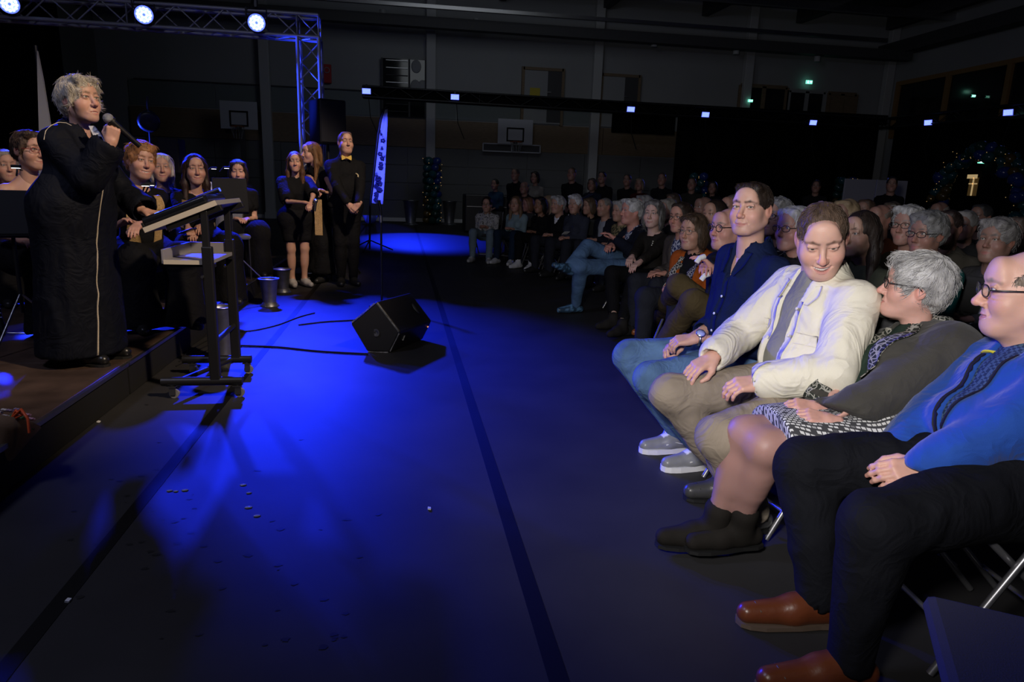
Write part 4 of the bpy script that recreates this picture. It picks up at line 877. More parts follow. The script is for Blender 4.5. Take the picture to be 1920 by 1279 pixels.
    C *= (1+0.06*vn(P*60))[:, None]
    pieces = [(P, Q, C)]
    # eyeballs
    gz = nrm(gaze)
    for q in (-1, 1):
        nn, mm = (14, 22) if res < 0.003 else (9, 12); V = []; K = []; R = frame_z(gz)
        for i in range(nn+1):
            t = math.pi*i/nn
            for k in range(mm):
                V.append(np.array((q*ex, ey, ez))+0.0128*(R@np.array((math.sin(t)*math.cos(2*math.pi*k/mm), math.sin(t)*math.sin(2*math.pi*k/mm), math.cos(t)))))
                K.append((0.01, 0.01, 0.01) if t < 0.24 else (eye if t < 0.48 else (0.60, 0.56, 0.54)))
        Fq = [(i*mm+k, (i+1)*mm+k, (i+1)*mm+(k+1) % mm, i*mm+(k+1) % mm) for i in range(nn) for k in range(mm)]
        pieces.append((np.array(V), np.array(Fq), np.array(K)))
    return pieces
def hair_mesh(style, res, w=1.0, col=(0.1, 0.06, 0.04), thick=1.0, seed=0.0, grey=0.0):
    s = SDF(); t = {'short': 0.007, 'thin': 0.004, 'ring': 0.006, 'full': 0.022, 'curly': 0.024, 'bob': 0.014, 'long': 0.011, 'updo': 0.012, 'braid': 0.012, 'swept': 0.017}[style]*thick
    s.ell((0, -0.017, 0.034), (0.075*w+t, 0.095+t, 0.083+t*1.15), k=0.02)
    if style in ('short', 'thin'):
        s.cone((-0.04*w, 0.05, 0.098), (0.04*w, 0.05, 0.098), 0.010+t*0.4, 0.010+t*0.4, k=0.04) if style == 'short' else None
        s.ell((0, 0.128, -0.016 if style == 'short' else 0.022), (0.105*w, 0.088, 0.106), k=0.006, op=1); s.cut((0, -0.09, -0.085), (0, 0.45, -1))
        for q in (-1, 1): s.ell((q*0.085*w, 0.0, -0.035), (0.03, 0.036, 0.05), k=0.004, op=1)
        if style == 'thin':
            for q in (-1, 1): s.ell((q*0.045, 0.085, 0.085), (0.03, 0.04, 0.035), k=0.01, op=1)
    if style == 'ring':
        s.ell((0, 0.03, 0.10), (0.074*w, 0.13, 0.085), k=0.01, op=1); s.ell((0, 0.12, 0.0), (0.09, 0.10, 0.11), k=0.006, op=1); s.cut((0, -0.09, -0.085), (0, 0.45, -1))
        for q in (-1, 1): s.ell((q*0.085*w, 0.0, -0.035), (0.03, 0.036, 0.05), k=0.004, op=1)
    if style in ('full', 'curly', 'swept'):
        s.cone((-0.045, 0.06, 0.095), (0.05, 0.065, 0.10), 0.024, 0.024, k=0.03); s.ell((0, -0.075, 0.0), (0.072*w, 0.04, 0.075), k=0.03)
        s.ell((0, 0.13, -0.02), (0.083*w, 0.082, 0.098), k=0.008, op=1); s.cut((0, -0.09, -0.095), (0, 0.55, -1))
        for q in (-1, 1): s.ell((q*0.092*w, 0.004, -0.035), (0.03, 0.035, 0.05), k=0.006, op=1)
        if style == 'swept':
            for q in (-1, 1): s.cone((q*0.07, 0.035, 0.06), (q*0.082, 0.03, -0.02), 0.016, 0.008, k=0.015)
            s.cone((-0.02, 0.085, 0.10), (-0.07, 0.06, 0.05), 0.015, 0.010, k=0.015)
    if style == 'bob':
        for q in (-1, 1): s.ell((q*0.078*w, -0.015, -0.035), (0.026, 0.06, 0.088), k=0.025)
        s.ell((0, -0.085, -0.035), (0.078*w, 0.04, 0.085), k=0.03); s.cone((-0.05, 0.06, 0.09), (0.05, 0.06, 0.09), 0.022, 0.022, k=0.03)
        s.ell((0, 0.12, -0.035), (0.068*w, 0.082, 0.112), k=0.008, op=1)
    if style in ('long', 'braid'):
        for q in (-1, 1): s.cone((q*0.075*w, -0.01, 0.03), (q*0.085*w, -0.02, -0.12), 0.022, 0.028, k=0.03); s.cone((q*0.085*w, -0.02, -0.12), (q*0.09, 0.02, -0.33), 0.03, 0.016, k=0.03)
        s.ell((0, -0.09, -0.06), (0.085*w, 0.035, 0.13), k=0.03); s.ell((0, 0.125, -0.04), (0.066*w, 0.085, 0.125), k=0.008, op=1)
        if style == 'braid':
            for k in range(9): a = math.pi*(k+0.5)/9; s.ell((0.086*w*math.cos(a), -0.02+0.03, 0.03+0.086*math.sin(a)), (0.013, 0.016, 0.012), k=0.006)
    if style == 'updo':
        s.ell((0, -0.095, 0.06), (0.042, 0.035, 0.038), k=0.01); s.ell((0, 0.125, -0.015), (0.083*w, 0.084, 0.1), k=0.006, op=1); s.cut((0, -0.09, -0.075), (0, 0.5, -1))
        for q in (-1, 1): s.ell((q*0.088*w, 0.0, -0.03), (0.03, 0.036, 0.045), k=0.004, op=1)
    P, Q = s.mesh(res); N = vnormals(P, Q)
    th = np.arctan2(P[:, 0], P[:, 2]-0.0); S = np.stack([th*9, P[:, 1]*14, np.linalg.norm(P[:, [0, 2]], axis=1)*14], 1)
    if style == 'curly': st = vn(P*34+seed)+0.6*vn(P*70+seed); amp = 0.0055
    elif style in ('full', 'swept'): st = vn(np.stack([P[:, 0]*75+5*P[:, 2], P[:, 1]*28, P[:, 2]*32], 1)+seed)+0.5*vn(P*60+seed); amp = 0.0045
    elif style in ('long', 'bob', 'braid'): st = vn(np.stack([P[:, 0]*110, P[:, 1]*110, P[:, 2]*14], 1)+seed); amp = 0.0028
    else: st = vn(np.stack([P[:, 0]*150, P[:, 1]*40, P[:, 2]*60], 1)+seed); amp = 0.0016
    P = P+N*(amp*st)[:, None]; v = np.clip(1+0.45*st, 0.35, 1.7); C = np.array(col)*v[:, None]
    if grey: g = np.clip(0.5+0.7*vn(np.stack([P[:, 0]*130, P[:, 1]*50, P[:, 2]*40], 1)+seed+5), 0, 1)[:, None]*grey; C = C*(1-g)+np.array((0.5, 0.5, 0.5))*g
    return P, Q, C
def strands(P, Q, C, style, n, seed, rad=0.0011):
    rng = np.random.RandomState(int(seed*100) % 9999); N = vnormals(P, Q); I = rng.choice(len(P), n); p = P[I]+N[I]*0.0005; nn = N[I]; down = style in ('long', 'bob', 'braid')
    d = np.tile(np.array((0, 0.12, -1.0)), (n, 1)) if down else p-np.array((0, -0.05, 0.125)); sw = 0.25 if down else (1.3 if style == 'curly' else 0.55)
    d = d/(np.linalg.norm(d, axis=1)[:, None]+1e-6)+sw*np.stack([vn(p*28+seed), vn(p*28+seed+17), vn(p*28+seed+33)], 1)+0.25*rng.randn(n, 3)*0.6
    L = rng.uniform(0.02, 0.05 if not down else 0.09, n)*(0.45 if style in ('short', 'thin', 'ring') else 1.0); st = 3; pts = [p]; lift = rng.uniform(0.0, 0.35, n)[:, None]*(0.5 if down else 1.0)
    for k in range(st):
        d = d-nn*np.sum(d*nn, axis=1)[:, None]; d /= np.linalg.norm(d, axis=1)[:, None]+1e-9; step = (L/st)[:, None]; p = p+(d+nn*lift*(1-k/2.0)*0.5)*step; r = 0.095; nn = nn+d*step/r; nn /= np.linalg.norm(nn, axis=1)[:, None]; pts.append(p)
    V = []; K = []; v = rng.uniform(0.6, 1.7, n)[:, None]; u = np.cross(d, nn); u /= np.linalg.norm(u, axis=1)[:, None]+1e-9
    for k, q in enumerate(pts):
        w = rad*(1-0.75*k/st)
        for a in range(3): an = a*2.094; V.append(q+w*(u*math.cos(an)+nn*math.sin(an))); K.append(np.clip(C[I]*v, 0, 1))
    V = np.stack(V, 1).reshape(-1, 3); K = np.stack(K, 1).reshape(-1, 3); m = (st+1)*3; f = np.array([(k*3+a, k*3+(a+1) % 3, (k+1)*3+(a+1) % 3, (k+1)*3+a) for k in range(st) for a in range(3)]); F_ = (np.arange(n)[:, None, None]*m+f[None]).reshape(-1, 4)
    return V, F_, K
# ------------------------------------------------------------------ hands (local: wrist at origin, fingers +x, palm -z, thumb +y)
HCACHE = {}
def hand_mesh(curl, spread, res, mirror, thumb=0.4):
    key = (curl, spread, res, mirror, thumb)
    if key in HCACHE: return HCACHE[key]
    s = SDF(); ys = (0.027, 0.0095, -0.0085, -0.026); Ls = (0.070, 0.079, 0.073, 0.057)
    for y in ys: s.cone((0.008, y*0.62, 0), (0.082-abs(y-0.008)*0.18, y, 0.001), 0.0135, 0.0112, k=0.010)
    s.ell((0.035, 0.022, -0.009), (0.032, 0.014, 0.012), k=0.012); s.ell((0.035, -0.022, -0.007), (0.034, 0.011, 0.011), k=0.012)
    nails = []
    for i, (y, Lf) in enumerate(zip(ys, Ls)):
        p = np.array((0.083-abs(y-0.008)*0.18, y, 0.0)); a = 0.12+curl*0.75; yaw = (1.5-i)*0.10*spread; dd = np.array((math.cos(yaw), math.sin(yaw), 0)); r0 = 0.0092 if i < 3 else 0.0080
        for k, fr in enumerate((0.45, 0.31, 0.24)):
            d = dd*math.cos(a)+np.array((0, 0, -math.sin(a))); q = p+d*Lf*fr; s.cone(p, q, r0, r0*0.91, k=0.0035); s.ell(p, (r0*1.06,)*3, k=0.003); r0 *= 0.91; p = q; a += curl*(0.95 if k == 0 else 0.65)+0.06
        nails.append((p, r0, d))
    t0 = np.array((0.016, 0.022, -0.006)); t1 = t0+np.array((0.032, 0.024, -0.012-0.012*thumb)); t2 = t1+np.array((0.030, 0.010-0.012*thumb, -0.006-0.010*thumb)); t3 = t2+np.array((0.023, -0.004-0.010*thumb, -0.004-0.004*thumb))
    s.cone(t0, t1, 0.0150, 0.0118, k=0.012); s.cone(t1, t2, 0.0112, 0.0098, k=0.004); s.cone(t2, t3, 0.0098, 0.0078, k=0.004)
    s.cone((-0.030, 0, 0.001), (0.01, 0, 0.0), 0.0235, 0.0215, k=0.015); s.ell((0.0, 0, 0), (0.03, 0.028, 0.018), k=0.01)
    P, Q = s.mesh(res); C = np.ones((len(P), 3))
    for p, r, d in nails:
        dist = np.linalg.norm(P-(p+np.array((0, 0, r*0.3))), axis=1); C *= np.where(dist < r*1.25, 1.0, 1.0)[:, None]; tip = np.exp(-(np.linalg.norm(P-p, axis=1)/0.012)**2)[:, None]; C *= 1-tip*np.array((0.0, 0.18, 0.16))
    C *= (1+0.07*vn(P*90))[:, None]
    if mirror: P = P*np.array((1, -1, 1)); Q = Q[:, ::-1]
    HCACHE[key] = (P, Q, C); return HCACHE[key]
def ik(a, b, l1, l2, hint):
    a, b = np.array(a, float), np.array(b, float); d = b-a; L = min(np.linalg.norm(d), (l1+l2)*0.999); d = nrm(d); x = (l1*l1-l2*l2+L*L)/(2*L); h = math.sqrt(max(l1*l1-x*x, 0)); hv = np.array(hint, float); hv = nrm(hv-d*(hv@d)); return a+d*x+hv*h
# ------------------------------------------------------------------ people
M_skin = mat('skin', (0.5, 0.3, 0.22), 0.48, spec=0.38, attr=True, bump=0.12, bscale=420, sss=0.12)
M_hair = mat('hair', (0.1, 0.1, 0.1), 0.5, spec=0.35, attr=True, bump=0.5, bscale=260, stretch=(1, 1, 0.25))
M_shoe = mat('shoe', (0.1, 0.1, 0.1), 0.32, spec=0.5, attr=True, bump=0.15, bscale=90)
M_suede = mat('suede', (0.1, 0.1, 0.1), 0.85, spec=0.15, attr=True, bump=0.3, bscale=300)
M_glasses = mat('glasses_frame', (0.012, 0.011, 0.012), 0.3, spec=0.5)
M_lens = mat('glasses_lens', (1, 1, 1), 0.02, spec=0.5, trans=1.0, alpha=0.22)
QUAL = {'far': (0.0130, 0.015, 0.045, 0.032, 0.012), 'mid': (0.0070, 0.0090, 0.036, 0.023, 0.0085), 'near': (0.0046, 0.0070, 0.034, 0.020, 0.0070), 'fore': (0.0030, 0.0048, 0.028, 0.0095, 0.0042)}   # head, hair, body, cloth, hand
SKIN = (0.50, 0.285, 0.205)
def person(label, head, face, look, pose='sit', zf=0.0, q='far', sex='m', fat=0.2, skin=SKIN, hp=None, hair=('short', (0.06, 0.04, 0.03), 1.0, 0.0), top=None, legs=None, shoes=None, roll=0.0,
           lean=0.06, side=0.0, hip=None, knees=None, ankles=None, wrists=None, hands=None, elbow_hint=None, feetdir=None, group=None, shoulder=None, hscale=1.05, neckdrop=0.15, seat=0.50, wr_amp=1.0, shtilt=0.0, hand_dirs=None, seed=None, body_legs=True, kspread=0.10, hgt=None):
    rh, rr, rb, rc, rd = QUAL[q]; seed = random.uniform(0, 50) if seed is None else seed
    head = np.array(head, float); f = nrm((face[0], face[1], 0)); r = np.array((f[1], -f[0], 0)); up = np.array((0, 0, 1.)); lk = nrm(look)
    hr = nrm(np.cross(lk, up)); hu = np.cross(hr, lk); cr, sr = math.cos(roll), math.sin(roll); hr, hu = hr*cr+hu*sr, hu*cr-hr*sr; RH = np.stack([hr, lk, hu], 1)*hscale
    NJ = head+RH@np.array((0, -0.035, -0.10)); N = NJ+np.array((0, 0, -(neckdrop-0.10)))-f*0.015
    fem = sex == 'f'; sw = (0.143 if fem else 0.170)+0.018*fat; hw = 0.085 if not fem else 0.09
    if pose == 'sit': P0 = np.array(hip, float) if hip is not None else np.array((N[0], N[1], 0))-f*lean-r*side+np.array((0, 0, zf+seat))
    else: P0 = np.array(hip, float) if hip is not None else np.array((N[0], N[1], 0))-f*lean*0.3-r*side+np.array((0, 0, zf+(N[2]-zf)*0.625))
    u = nrm(N-P0); sl = np.linalg.norm(N-P0)/0.53; rt = nrm(r-u*(r@u)+up*shtilt); ff = nrm(np.cross(u, rt)); ff = ff if ff@f > 0 else -ff; R3 = np.stack([rt, ff, u], 1)
    B = lambda x, y, z: P0+rt*x+ff*y+u*z*sl
    sh = [B(s*sw, -0.01, 0.432) for s in (1, -1)]
    if shoulder: sh = [sh[i]+np.array(shoulder[i]) for i in (0, 1)]
    hips = [P0+r*s*hw+up*0.0 for s in (1, -1)]
    if pose == 'sit':
        kn = knees or [hips[i]+f*0.43+r*s*kspread*0.6+up*(zf+0.50-P0[2]) for i, s in enumerate((1, -1))]
        an = ankles or [kn[i]-up*(kn[i][2]-zf-0.085)+f*(0.03 if i else -0.02)+r*(0.01) for i in (0, 1)]
    else:
        kn = knees or [hips[i]*0.5+np.array((P0[0]+r[0]*s*0.075, P0[1]+r[1]*s*0.075, zf+0.085))*0.5+f*0.025 for i, s in enumerate((1, -1))]
        an = ankles or [np.array((P0[0], P0[1], zf+0.085))+r*s*0.075 for s in (1, -1)]
    kn = [np.array(k, float) for k in kn]; an = [np.array(k, float) for k in an]
    if wrists is None:
        if pose == 'sit': wrists = [P0+f*0.27+up*0.125+r*s*0.055 for s in (1, -1)]
        else: wrists = [P0+f*0.17+up*0.02+r*s*0.055 for s in (1, -1)]
    wr = [np.array(k, float) for k in wrists]; eh = elbow_hint or [rt*s*0.30-f*0.6-up*0.7 for s in (1, -1)]; s_ = sl if pose == 'sit' else (N[2]-zf)/1.45
    al = 0.30*max(0.85, min(1.1, s_)); el = [ik(sh[i], wr[i], al, al*0.87, eh[i]) for i in (0, 1)]
    for i in (0, 1):
        d = wr[i]-el[i]; wr[i] = el[i]+nrm(d)*min(np.linalg.norm(d), al*0.9)
    base = np.array((P0[0], P0[1], zf)); T = thing('person', label, 'person', base, group)
    g = fat*0.035
    def torso(s, o, breast=True, lowcut=None):
        s.cone(hips[0], hips[1], 0.105+g+o, 0.105+g+o, k=0.07); s.ell(B(0, 0.012+fat*0.05, 0.16), (0.125+g*1.2+o, 0.103+g*1.9+o, 0.17*sl), R3, k=0.06)
        s.ell(B(0, 0.0, 0.335), ((0.130 if fem else 0.150)+g+o, 0.103+g+o, 0.165*sl), R3, k=0.05); s.cone(sh[0]*0.93+sh[1]*0.07, B(0, -0.02, 0.475), 0.045+o+g*0.3, 0.05+o+g*0.4, k=0.05); s.cone(sh[1]*0.93+sh[0]*0.07, B(0, -0.02, 0.475), 0.045+o+g*0.3, 0.05+o+g*0.4, k=0.05)
        s.cone(B(0, -0.012, 0.42), N, 0.085+o, 0.052+o*0.6, k=0.05)
        if fem and breast:
            for q_ in (-1, 1): s.ell(B(q_*0.07, 0.085+g, 0.30), (0.064+o, 0.055+o+g, 0.066+o), R3, k=0.04)
    def arm(s, i, o, e=1.0, o2=None):
        o2 = o if o2 is None else o2; a_, b_, c_ = sh[i], el[i], wr[i]
        if e <= 0.5: b_ = a_+(b_-a_)*e*2
        s.cone(a_, b_, 0.047+o+g*0.3, (0.038+o+g*0.2) if e > 0.5 else 0.043+o*1.3, k=0.018)
        if e > 0.5: t_ = (e-0.5)*2; s.cone(b_, b_+(c_-b_)*t_, 0.038+o+g*0.2, 0.038+o2+(0.027-0.038)*t_, k=0.016)
    def leg(s, i, o, e=1.0, o2=None):
        o2 = o if o2 is None else o2; s.cone(hips[i], kn[i], 0.085+g*0.8+o, 0.058+g*0.3+o, k=0.05); s.cone(kn[i], an[i]+(kn[i]-an[i])*(1-e), 0.056+g*0.3+o, 0.040+o2, k=0.03); m_ = kn[i]*0.7+an[i]*0.3; m2 = kn[i]*0.5+an[i]*0.5; s.cone(m_-nrm(f)*0.008, m2-nrm(f)*0.006, (0.044 if fem else 0.048)+o*0.5+g*0.2, 0.038+o*0.5, k=0.05)
    # body: one figure with head and hands
    s = SDF(); torso(s, -0.014)
    for i in (0, 1): arm(s, i, -0.006 if (top or {}).get('sleeve', 1) < 0.9 else -0.019); leg(s, i, -0.006 if (legs or {}).get('len', 1) < 1 else -0.012); s.cone(an[i], an[i]+nrm(f)*0.08-up*0.03, 0.035, 0.028, k=0.03)
    rbb = rb if not ((top or {}).get('sleeve', 1) < 0.9 or (legs or {}).get('len', 1) < 1) else {'fore': 0.017, 'near': 0.021, 'mid': 0.024, 'far': 0.030}[q]
    bp, bq = s.mesh(rbb); bp = smooth(bp, bq, 1); pcs = [(bp, bq, np.tile(np.array((legs or {}).get('tights', skin)), (len(bp), 1)) if (legs or {}).get('tights') else np.tile(np.array(skin), (len(bp), 1)))]
    if (legs or {}).get('tights'): c_ = pcs[0][2]; c_[bp[:, 2] > P0[2]+0.1] = skin
    hpd = dict(w=1.0 if not fem else 0.96, fat=fat, fem=fem, skin=skin, brow=tuple(np.array(hair[1])*0.8)); hpd.update(hp or {})
    for P_, Q_, C_ in head_mesh(rh, **hpd): pcs.append((P_@RH.T+head, Q_, C_))
    hd = hands or (('relax', 'relax'))
    for i in (0, 1):
        cu, sp, th = {'relax': (0.35, 0.4, 0.4), 'flat': (0.12, 0.7, 0.2), 'grip': (0.95, 0.1, 1.0), 'clasp': (0.62, 0.1, 0.8)}[hd[i]] if isinstance(hd[i], str) else hd[i]
        P_, Q_, C_ = hand_mesh(cu, sp, rd, i == 1, th)
        x_ = nrm(wr[i]-el[i]); nrm_up = up+ff*0.1
        if hand_dirs and hand_dirs[i] is not None:
            x_ = nrm(hand_dirs[i][0]); nrm_up = np.array(hand_dirs[i][1], float)
        z_ = nrm(nrm_up-x_*(nrm_up@x_)); y_ = np.cross(z_, x_); Rw = np.stack([x_, y_, z_], 1)*(1.0 if not fem else 0.92)*hscale
        pcs.append((P_@Rw.T+wr[i], Q_, C_*np.array(skin)*np.array((1.0, 0.95, 0.95))))
    o_ = 0; VP = []; VQ = []; VC = []
    for P_, Q_, C_ in pcs: VP.append(P_); VQ.append(Q_+o_); VC.append(C_); o_ += len(P_)
    body = quad_mesh('body', np.concatenate(VP), np.concatenate(VQ), M_skin, T, np.clip(np.concatenate(VC), 0, 1))
    # hair
    if hair:
        P_, Q_, C_ = hair_mesh(hair[0], rr, hpd['w'], hair[1], hair[2], seed, hair[3]); ho = quad_mesh('hair', P_@RH.T+head, Q_, M_hair, T, np.clip(C_, 0, 1)); ns = {'fore': 2200, 'near': 650, 'mid': 260, 'far': 0}[q]
        if ns: V_, F_, K_ = strands(P_, Q_, C_, hair[0], ns, seed, {'fore': 0.0012, 'near': 0.0015}.get(q, 0.0021)); so = quad_mesh('hair_strands', V_@RH.T+head, F_, M_hair, ho, K_); so['kind'] = 'stuff'
    out = dict(T=T, B=B, sh=sh, el=el, wr=wr, kn=kn, an=an, hips=hips, N=N, P0=P0, u=u, rt=rt, ff=ff, sl=sl, RH=RH, head=head, g=g, f=f, r=r, bvh={})
    # clothes
    def cloth_piece(name, s, m, amp=0.005, sc=9.0, res=rc, st=(1, 1, 1)):
        P_, Q_ = s.mesh(res)
        if amp: P_ = wrinkle(P_, Q_, amp*wr_amp, sc, seed, st)
        P_ = smooth(P_, Q_, 2 if q == 'fore' else 1); o = quad_mesh(name, P_, Q_, m, T)
        if q == 'fore' or (top or {}).get('bvh'): out['bvh'][name] = BVHTree.FromPolygons([tuple(v) for v in P_], [tuple(int(i) for i in f_) for f_ in Q_])
        return o
    lg = dict(kind='trousers', mat=cloth((0.02, 0.022, 0.03)), len=1.0); lg.update(legs or {})
    if lg['kind'] == 'trousers':
        s = SDF(); s.cone(hips[0], hips[1], 0.113+g, 0.113+g, k=0.06); s.ell(B(0, 0.012+fat*0.04, 0.07), (0.135+g*1.2, 0.112+g*1.7, 0.09), R3, k=0.06)
        for i in (0, 1): leg(s, i, lg.get('o', 0.010), lg['len'], lg.get('hem', 0.016))
        for i in (0, 1): d = nrm(an[i]-kn[i]); e_ = an[i]+(kn[i]-an[i])*(1-lg['len']); s.cut_leg = True; s.cone(e_+d*0.012, e_+d*0.15, 0.024+lg.get('hem', 0.016), 0.045, k=0.004, op=1)
        cloth_piece('trousers', s, lg['mat'], 0.008 if q == 'fore' else 0.006, 8, res=max(rc*1.1, 0.012), st=(1, 1, 0.6))
    elif lg['kind'] == 'skirt':
        s = SDF(); s.cone(hips[0], hips[1], 0.118+g, 0.118+g, k=0.06); s.ell(B(0, 0.012, 0.06), (0.14+g, 0.115+g, 0.1), R3, k=0.06)
        e_ = lg['len']
        for i in (0, 1): s.cone(hips[i], hips[i]+(kn[i]-hips[i])*e_, 0.10+g, 0.082+g*0.5, k=0.09)
        d = nrm((kn[0]+kn[1])-(hips[0]+hips[1])); c_ = (hips[0]+hips[1])/2+((kn[0]+kn[1])-(hips[0]+hips[1]))/2*e_; s.cut(c_+d*0.02, d)
        cloth_piece('skirt', s, lg['mat'], 0.003, 7)
    elif lg['kind'] == 'long_skirt':
        s = SDF(); s.cone(hips[0], hips[1], 0.12+g, 0.12+g, k=0.06)
        for i in (0, 1): s.cone(hips[i], kn[i], 0.105+g, 0.10, k=0.1); e_ = kn[i]+(an[i]-kn[i])*lg['len']; s.cone(kn[i], e_+nrm(e_-kn[i])*0.06, 0.10, lg.get('hem', 0.15), k=0.1)
        zc_ = (kn[0][2]+(an[0][2]-kn[0][2])*lg['len']); s.cut((0, 0, zc_), (0, 0, -1)); cloth_piece('skirt', s, lg['mat'], 0.010, 6, st=(1.6, 1.6, 0.3))
    tp = dict(kind='sweater', mat=cloth((0.02, 0.02, 0.024)), sleeve=1.0, o=0.008); tp.update(top or {}); o = tp['o']
    def neckhole(s, r_=0.058, h=0.0): s.cone(N+u*(0.0+h)-ff*0.0, NJ+u*0.06, r_, r_+0.02, k=0.006, op=1)
    def cuffs(s, e=1.0):
        for i in (0, 1):
            if e > 0.5: d = nrm(wr[i]-el[i]); c_ = el[i]+(wr[i]-el[i])*((e-0.5)*2); s.cone(c_+d*0.012, c_+d*0.12, 0.026+o, 0.05, k=0.004, op=1)
            else: d = nrm(el[i]-sh[i]); c_ = sh[i]+(el[i]-sh[i])*e*2; s.cone(c_+d*0.02, c_+d*0.2, 0.040+o, 0.06, k=0.004, op=1)
    hemz = tp.get('hem', -0.02)
    def build_top(name, m, o, opening=None, sleeve=1.0, collar=None, amp=0.0068, hem=hemz, nh=0.058, nhh=0.0):
        s = SDF(); torso(s, o)
        for i in (0, 1):
            if sleeve > 0.05: arm(s, i, o+0.004+tp.get('loose', 0.0), sleeve)
        if collar: s.cone(N-u*0.03, N+u*collar, 0.066+o, 0.058+o, k=0.02)
        s.cone(P0+u*0.03-up*0.02, P0-up*0.2-u*0.1, 0.02, 0.3, k=0.01, op=1) if pose == 'sit' and hem > -0.05 else None
        s.cut(P0+u*hem, -u); neckhole(s, nh, nhh)
        if sleeve > 0.05: cuffs(s, sleeve)
        if opening: s.wedge(P0, R3, [z_*sl for z_ in opening[0]], opening[1], 0.02, 0.004, tp.get('ox', 0.0))
        return cloth_piece(name, s, m, amp, 8, st=(1.25, 1.25, 0.6))
    k_ = tp['kind']
    if k_ in ('sweater', 'tee'): build_top('sweater' if k_ == 'sweater' else 't_shirt', tp['mat'], o, None, tp['sleeve'], tp.get('collar', 0.012), nh=tp.get('nh', 0.058))
    elif k_ == 'shirt': build_top('shirt', tp['mat'], o, tp.get('opening', ((0.40, 0.56), (0.0, 0.05))), tp['sleeve'], 0.03, nh=0.066)
    elif k_ == 'jacket':
        build_top('shirt', tp['inner'], o-0.004, tp.get('inner_open'), 0.0, tp.get('icollar', 0.03), 0.003, nh=0.058)
        build_top('jacket', tp['mat'], o+0.012, tp.get('opening', ((0.08, 0.3, 0.44, 0.6), (0.0, 0.035, 0.06, 0.07))), tp['sleeve'], tp.get('collar', None), nh=0.072)
    elif k_ == 'robe':
        s = SDF(); torso(s, o+0.012); hz = zf+tp.get('hemz', 0.05); c_ = np.array((P0[0], P0[1], hz-0.05))-f*0.03
        s.cone(P0+u*0.02, c_, 0.15+g, tp.get('flare', 0.235), k=0.10)
        for s2 in (-1, 1): s.cone(P0+r*s2*0.07, c_+r*s2*0.07, 0.13+g, tp.get('flare', 0.235)*0.9, k=0.08)
        for i in (0, 1):
            s.cone(sh[i], el[i], 0.052+o, 0.056+o, k=0.03); e_ = el[i]+(wr[i]-el[i])*tp['sleeve']; s.cone(el[i], e_, 0.056+o, tp.get('bell', 0.075), k=0.03); d = nrm(wr[i]-el[i])
            s.cone(e_+d*0.03, e_+d*0.16, tp.get('bell', 0.075)*0.8, tp.get('bell', 0.075), k=0.006, op=1)
        s.cone(N-u*0.03, N+u*0.06, 0.070, 0.068, k=0.02); s.cut((0, 0, hz), (0, 0, -1)); neckhole(s, 0.062); s.wedge(P0, R3, [0.40*sl, 0.6*sl], (0.0, 0.06), 0.02)
        cloth_piece('robe', s, tp['mat'], 0.009, 7, st=(1.5, 1.5, 0.35))
    elif k_ == 'dress':
        s = SDF(); torso(s, o); s.cut(B(0, 0, tp.get('topcut', 0.40)), u)
        s.cut(P0-up*0.02, -up); cloth_piece('bodice', s, tp['mat'], 0.003, 8)
    # shoes
    sc_ = dict(col=(0.02, 0.02, 0.02), sole=(0.01, 0.01, 0.01), boot=0.0, L=0.25 if fem else 0.275); sc_.update(shoes or {})
    fd = feetdir or [nrm(f+r*s*0.15) for s in (1, -1)]
    for i in (0, 1):
        d = nrm(fd[i]); a_ = an[i]; pit = -0.0
        if sc_.get('tilt') and sc_['tilt'][i] is not None: d = nrm(sc_['tilt'][i])
        w_ = nrm(np.cross(d, up)); upf = np.cross(w_, d); L_ = sc_['L']; sole = a_-upf*0.085; s = SDF(); heel = sole-d*0.055+upf*0.042; toe = sole+d*(L_-0.085)+upf*0.036
        s.cone(heel, sole+d*0.08+upf*0.044, 0.036, 0.043, k=0.02); s.cone(sole+d*0.08+upf*0.044, toe, 0.043, 0.032, k=0.02); s.cone(a_-upf*0.005, sole+d*0.06+upf*0.06, 0.042, 0.035, k=0.03)
        if sc_['boot']: s.cone(a_-upf*0.03, a_+nrm(kn[i]-a_)*sc_['boot'], 0.044, 0.050, k=0.02)
        else: s.cut(a_+upf*0.03, upf)
        s.cut(sole, -upf); P_, Q_ = s.mesh(rc*0.8 if q != 'fore' else 0.008); hgt_ = (P_-sole)@upf; al_ = (P_-sole)@d
        C_ = np.where((hgt_ < (0.022 if sc_.get('sneaker') else 0.014))[:, None], np.array(sc_['sole']), np.array(sc_['col'])*(1+0.12*vn(P_*40))[:, None])
        if sc_.get('sneaker'): tongue = (np.abs((P_-sole)@w_) < 0.022) & (hgt_ > 0.05) & (al_ > 0.02) & (al_ < 0.11); C_[tongue] = sc_.get('lace', (0.7, 0.7, 0.72))
        if sc_.get('print'): C_ = C_*np.where(vn(P_*55) > 0.1, 1.8, 0.45)[:, None]
        shoe = quad_mesh('boot' if sc_['boot'] else 'shoe', P_, Q_, M_suede if sc_['boot'] else M_shoe, T, np.clip(C_, 0, 1))
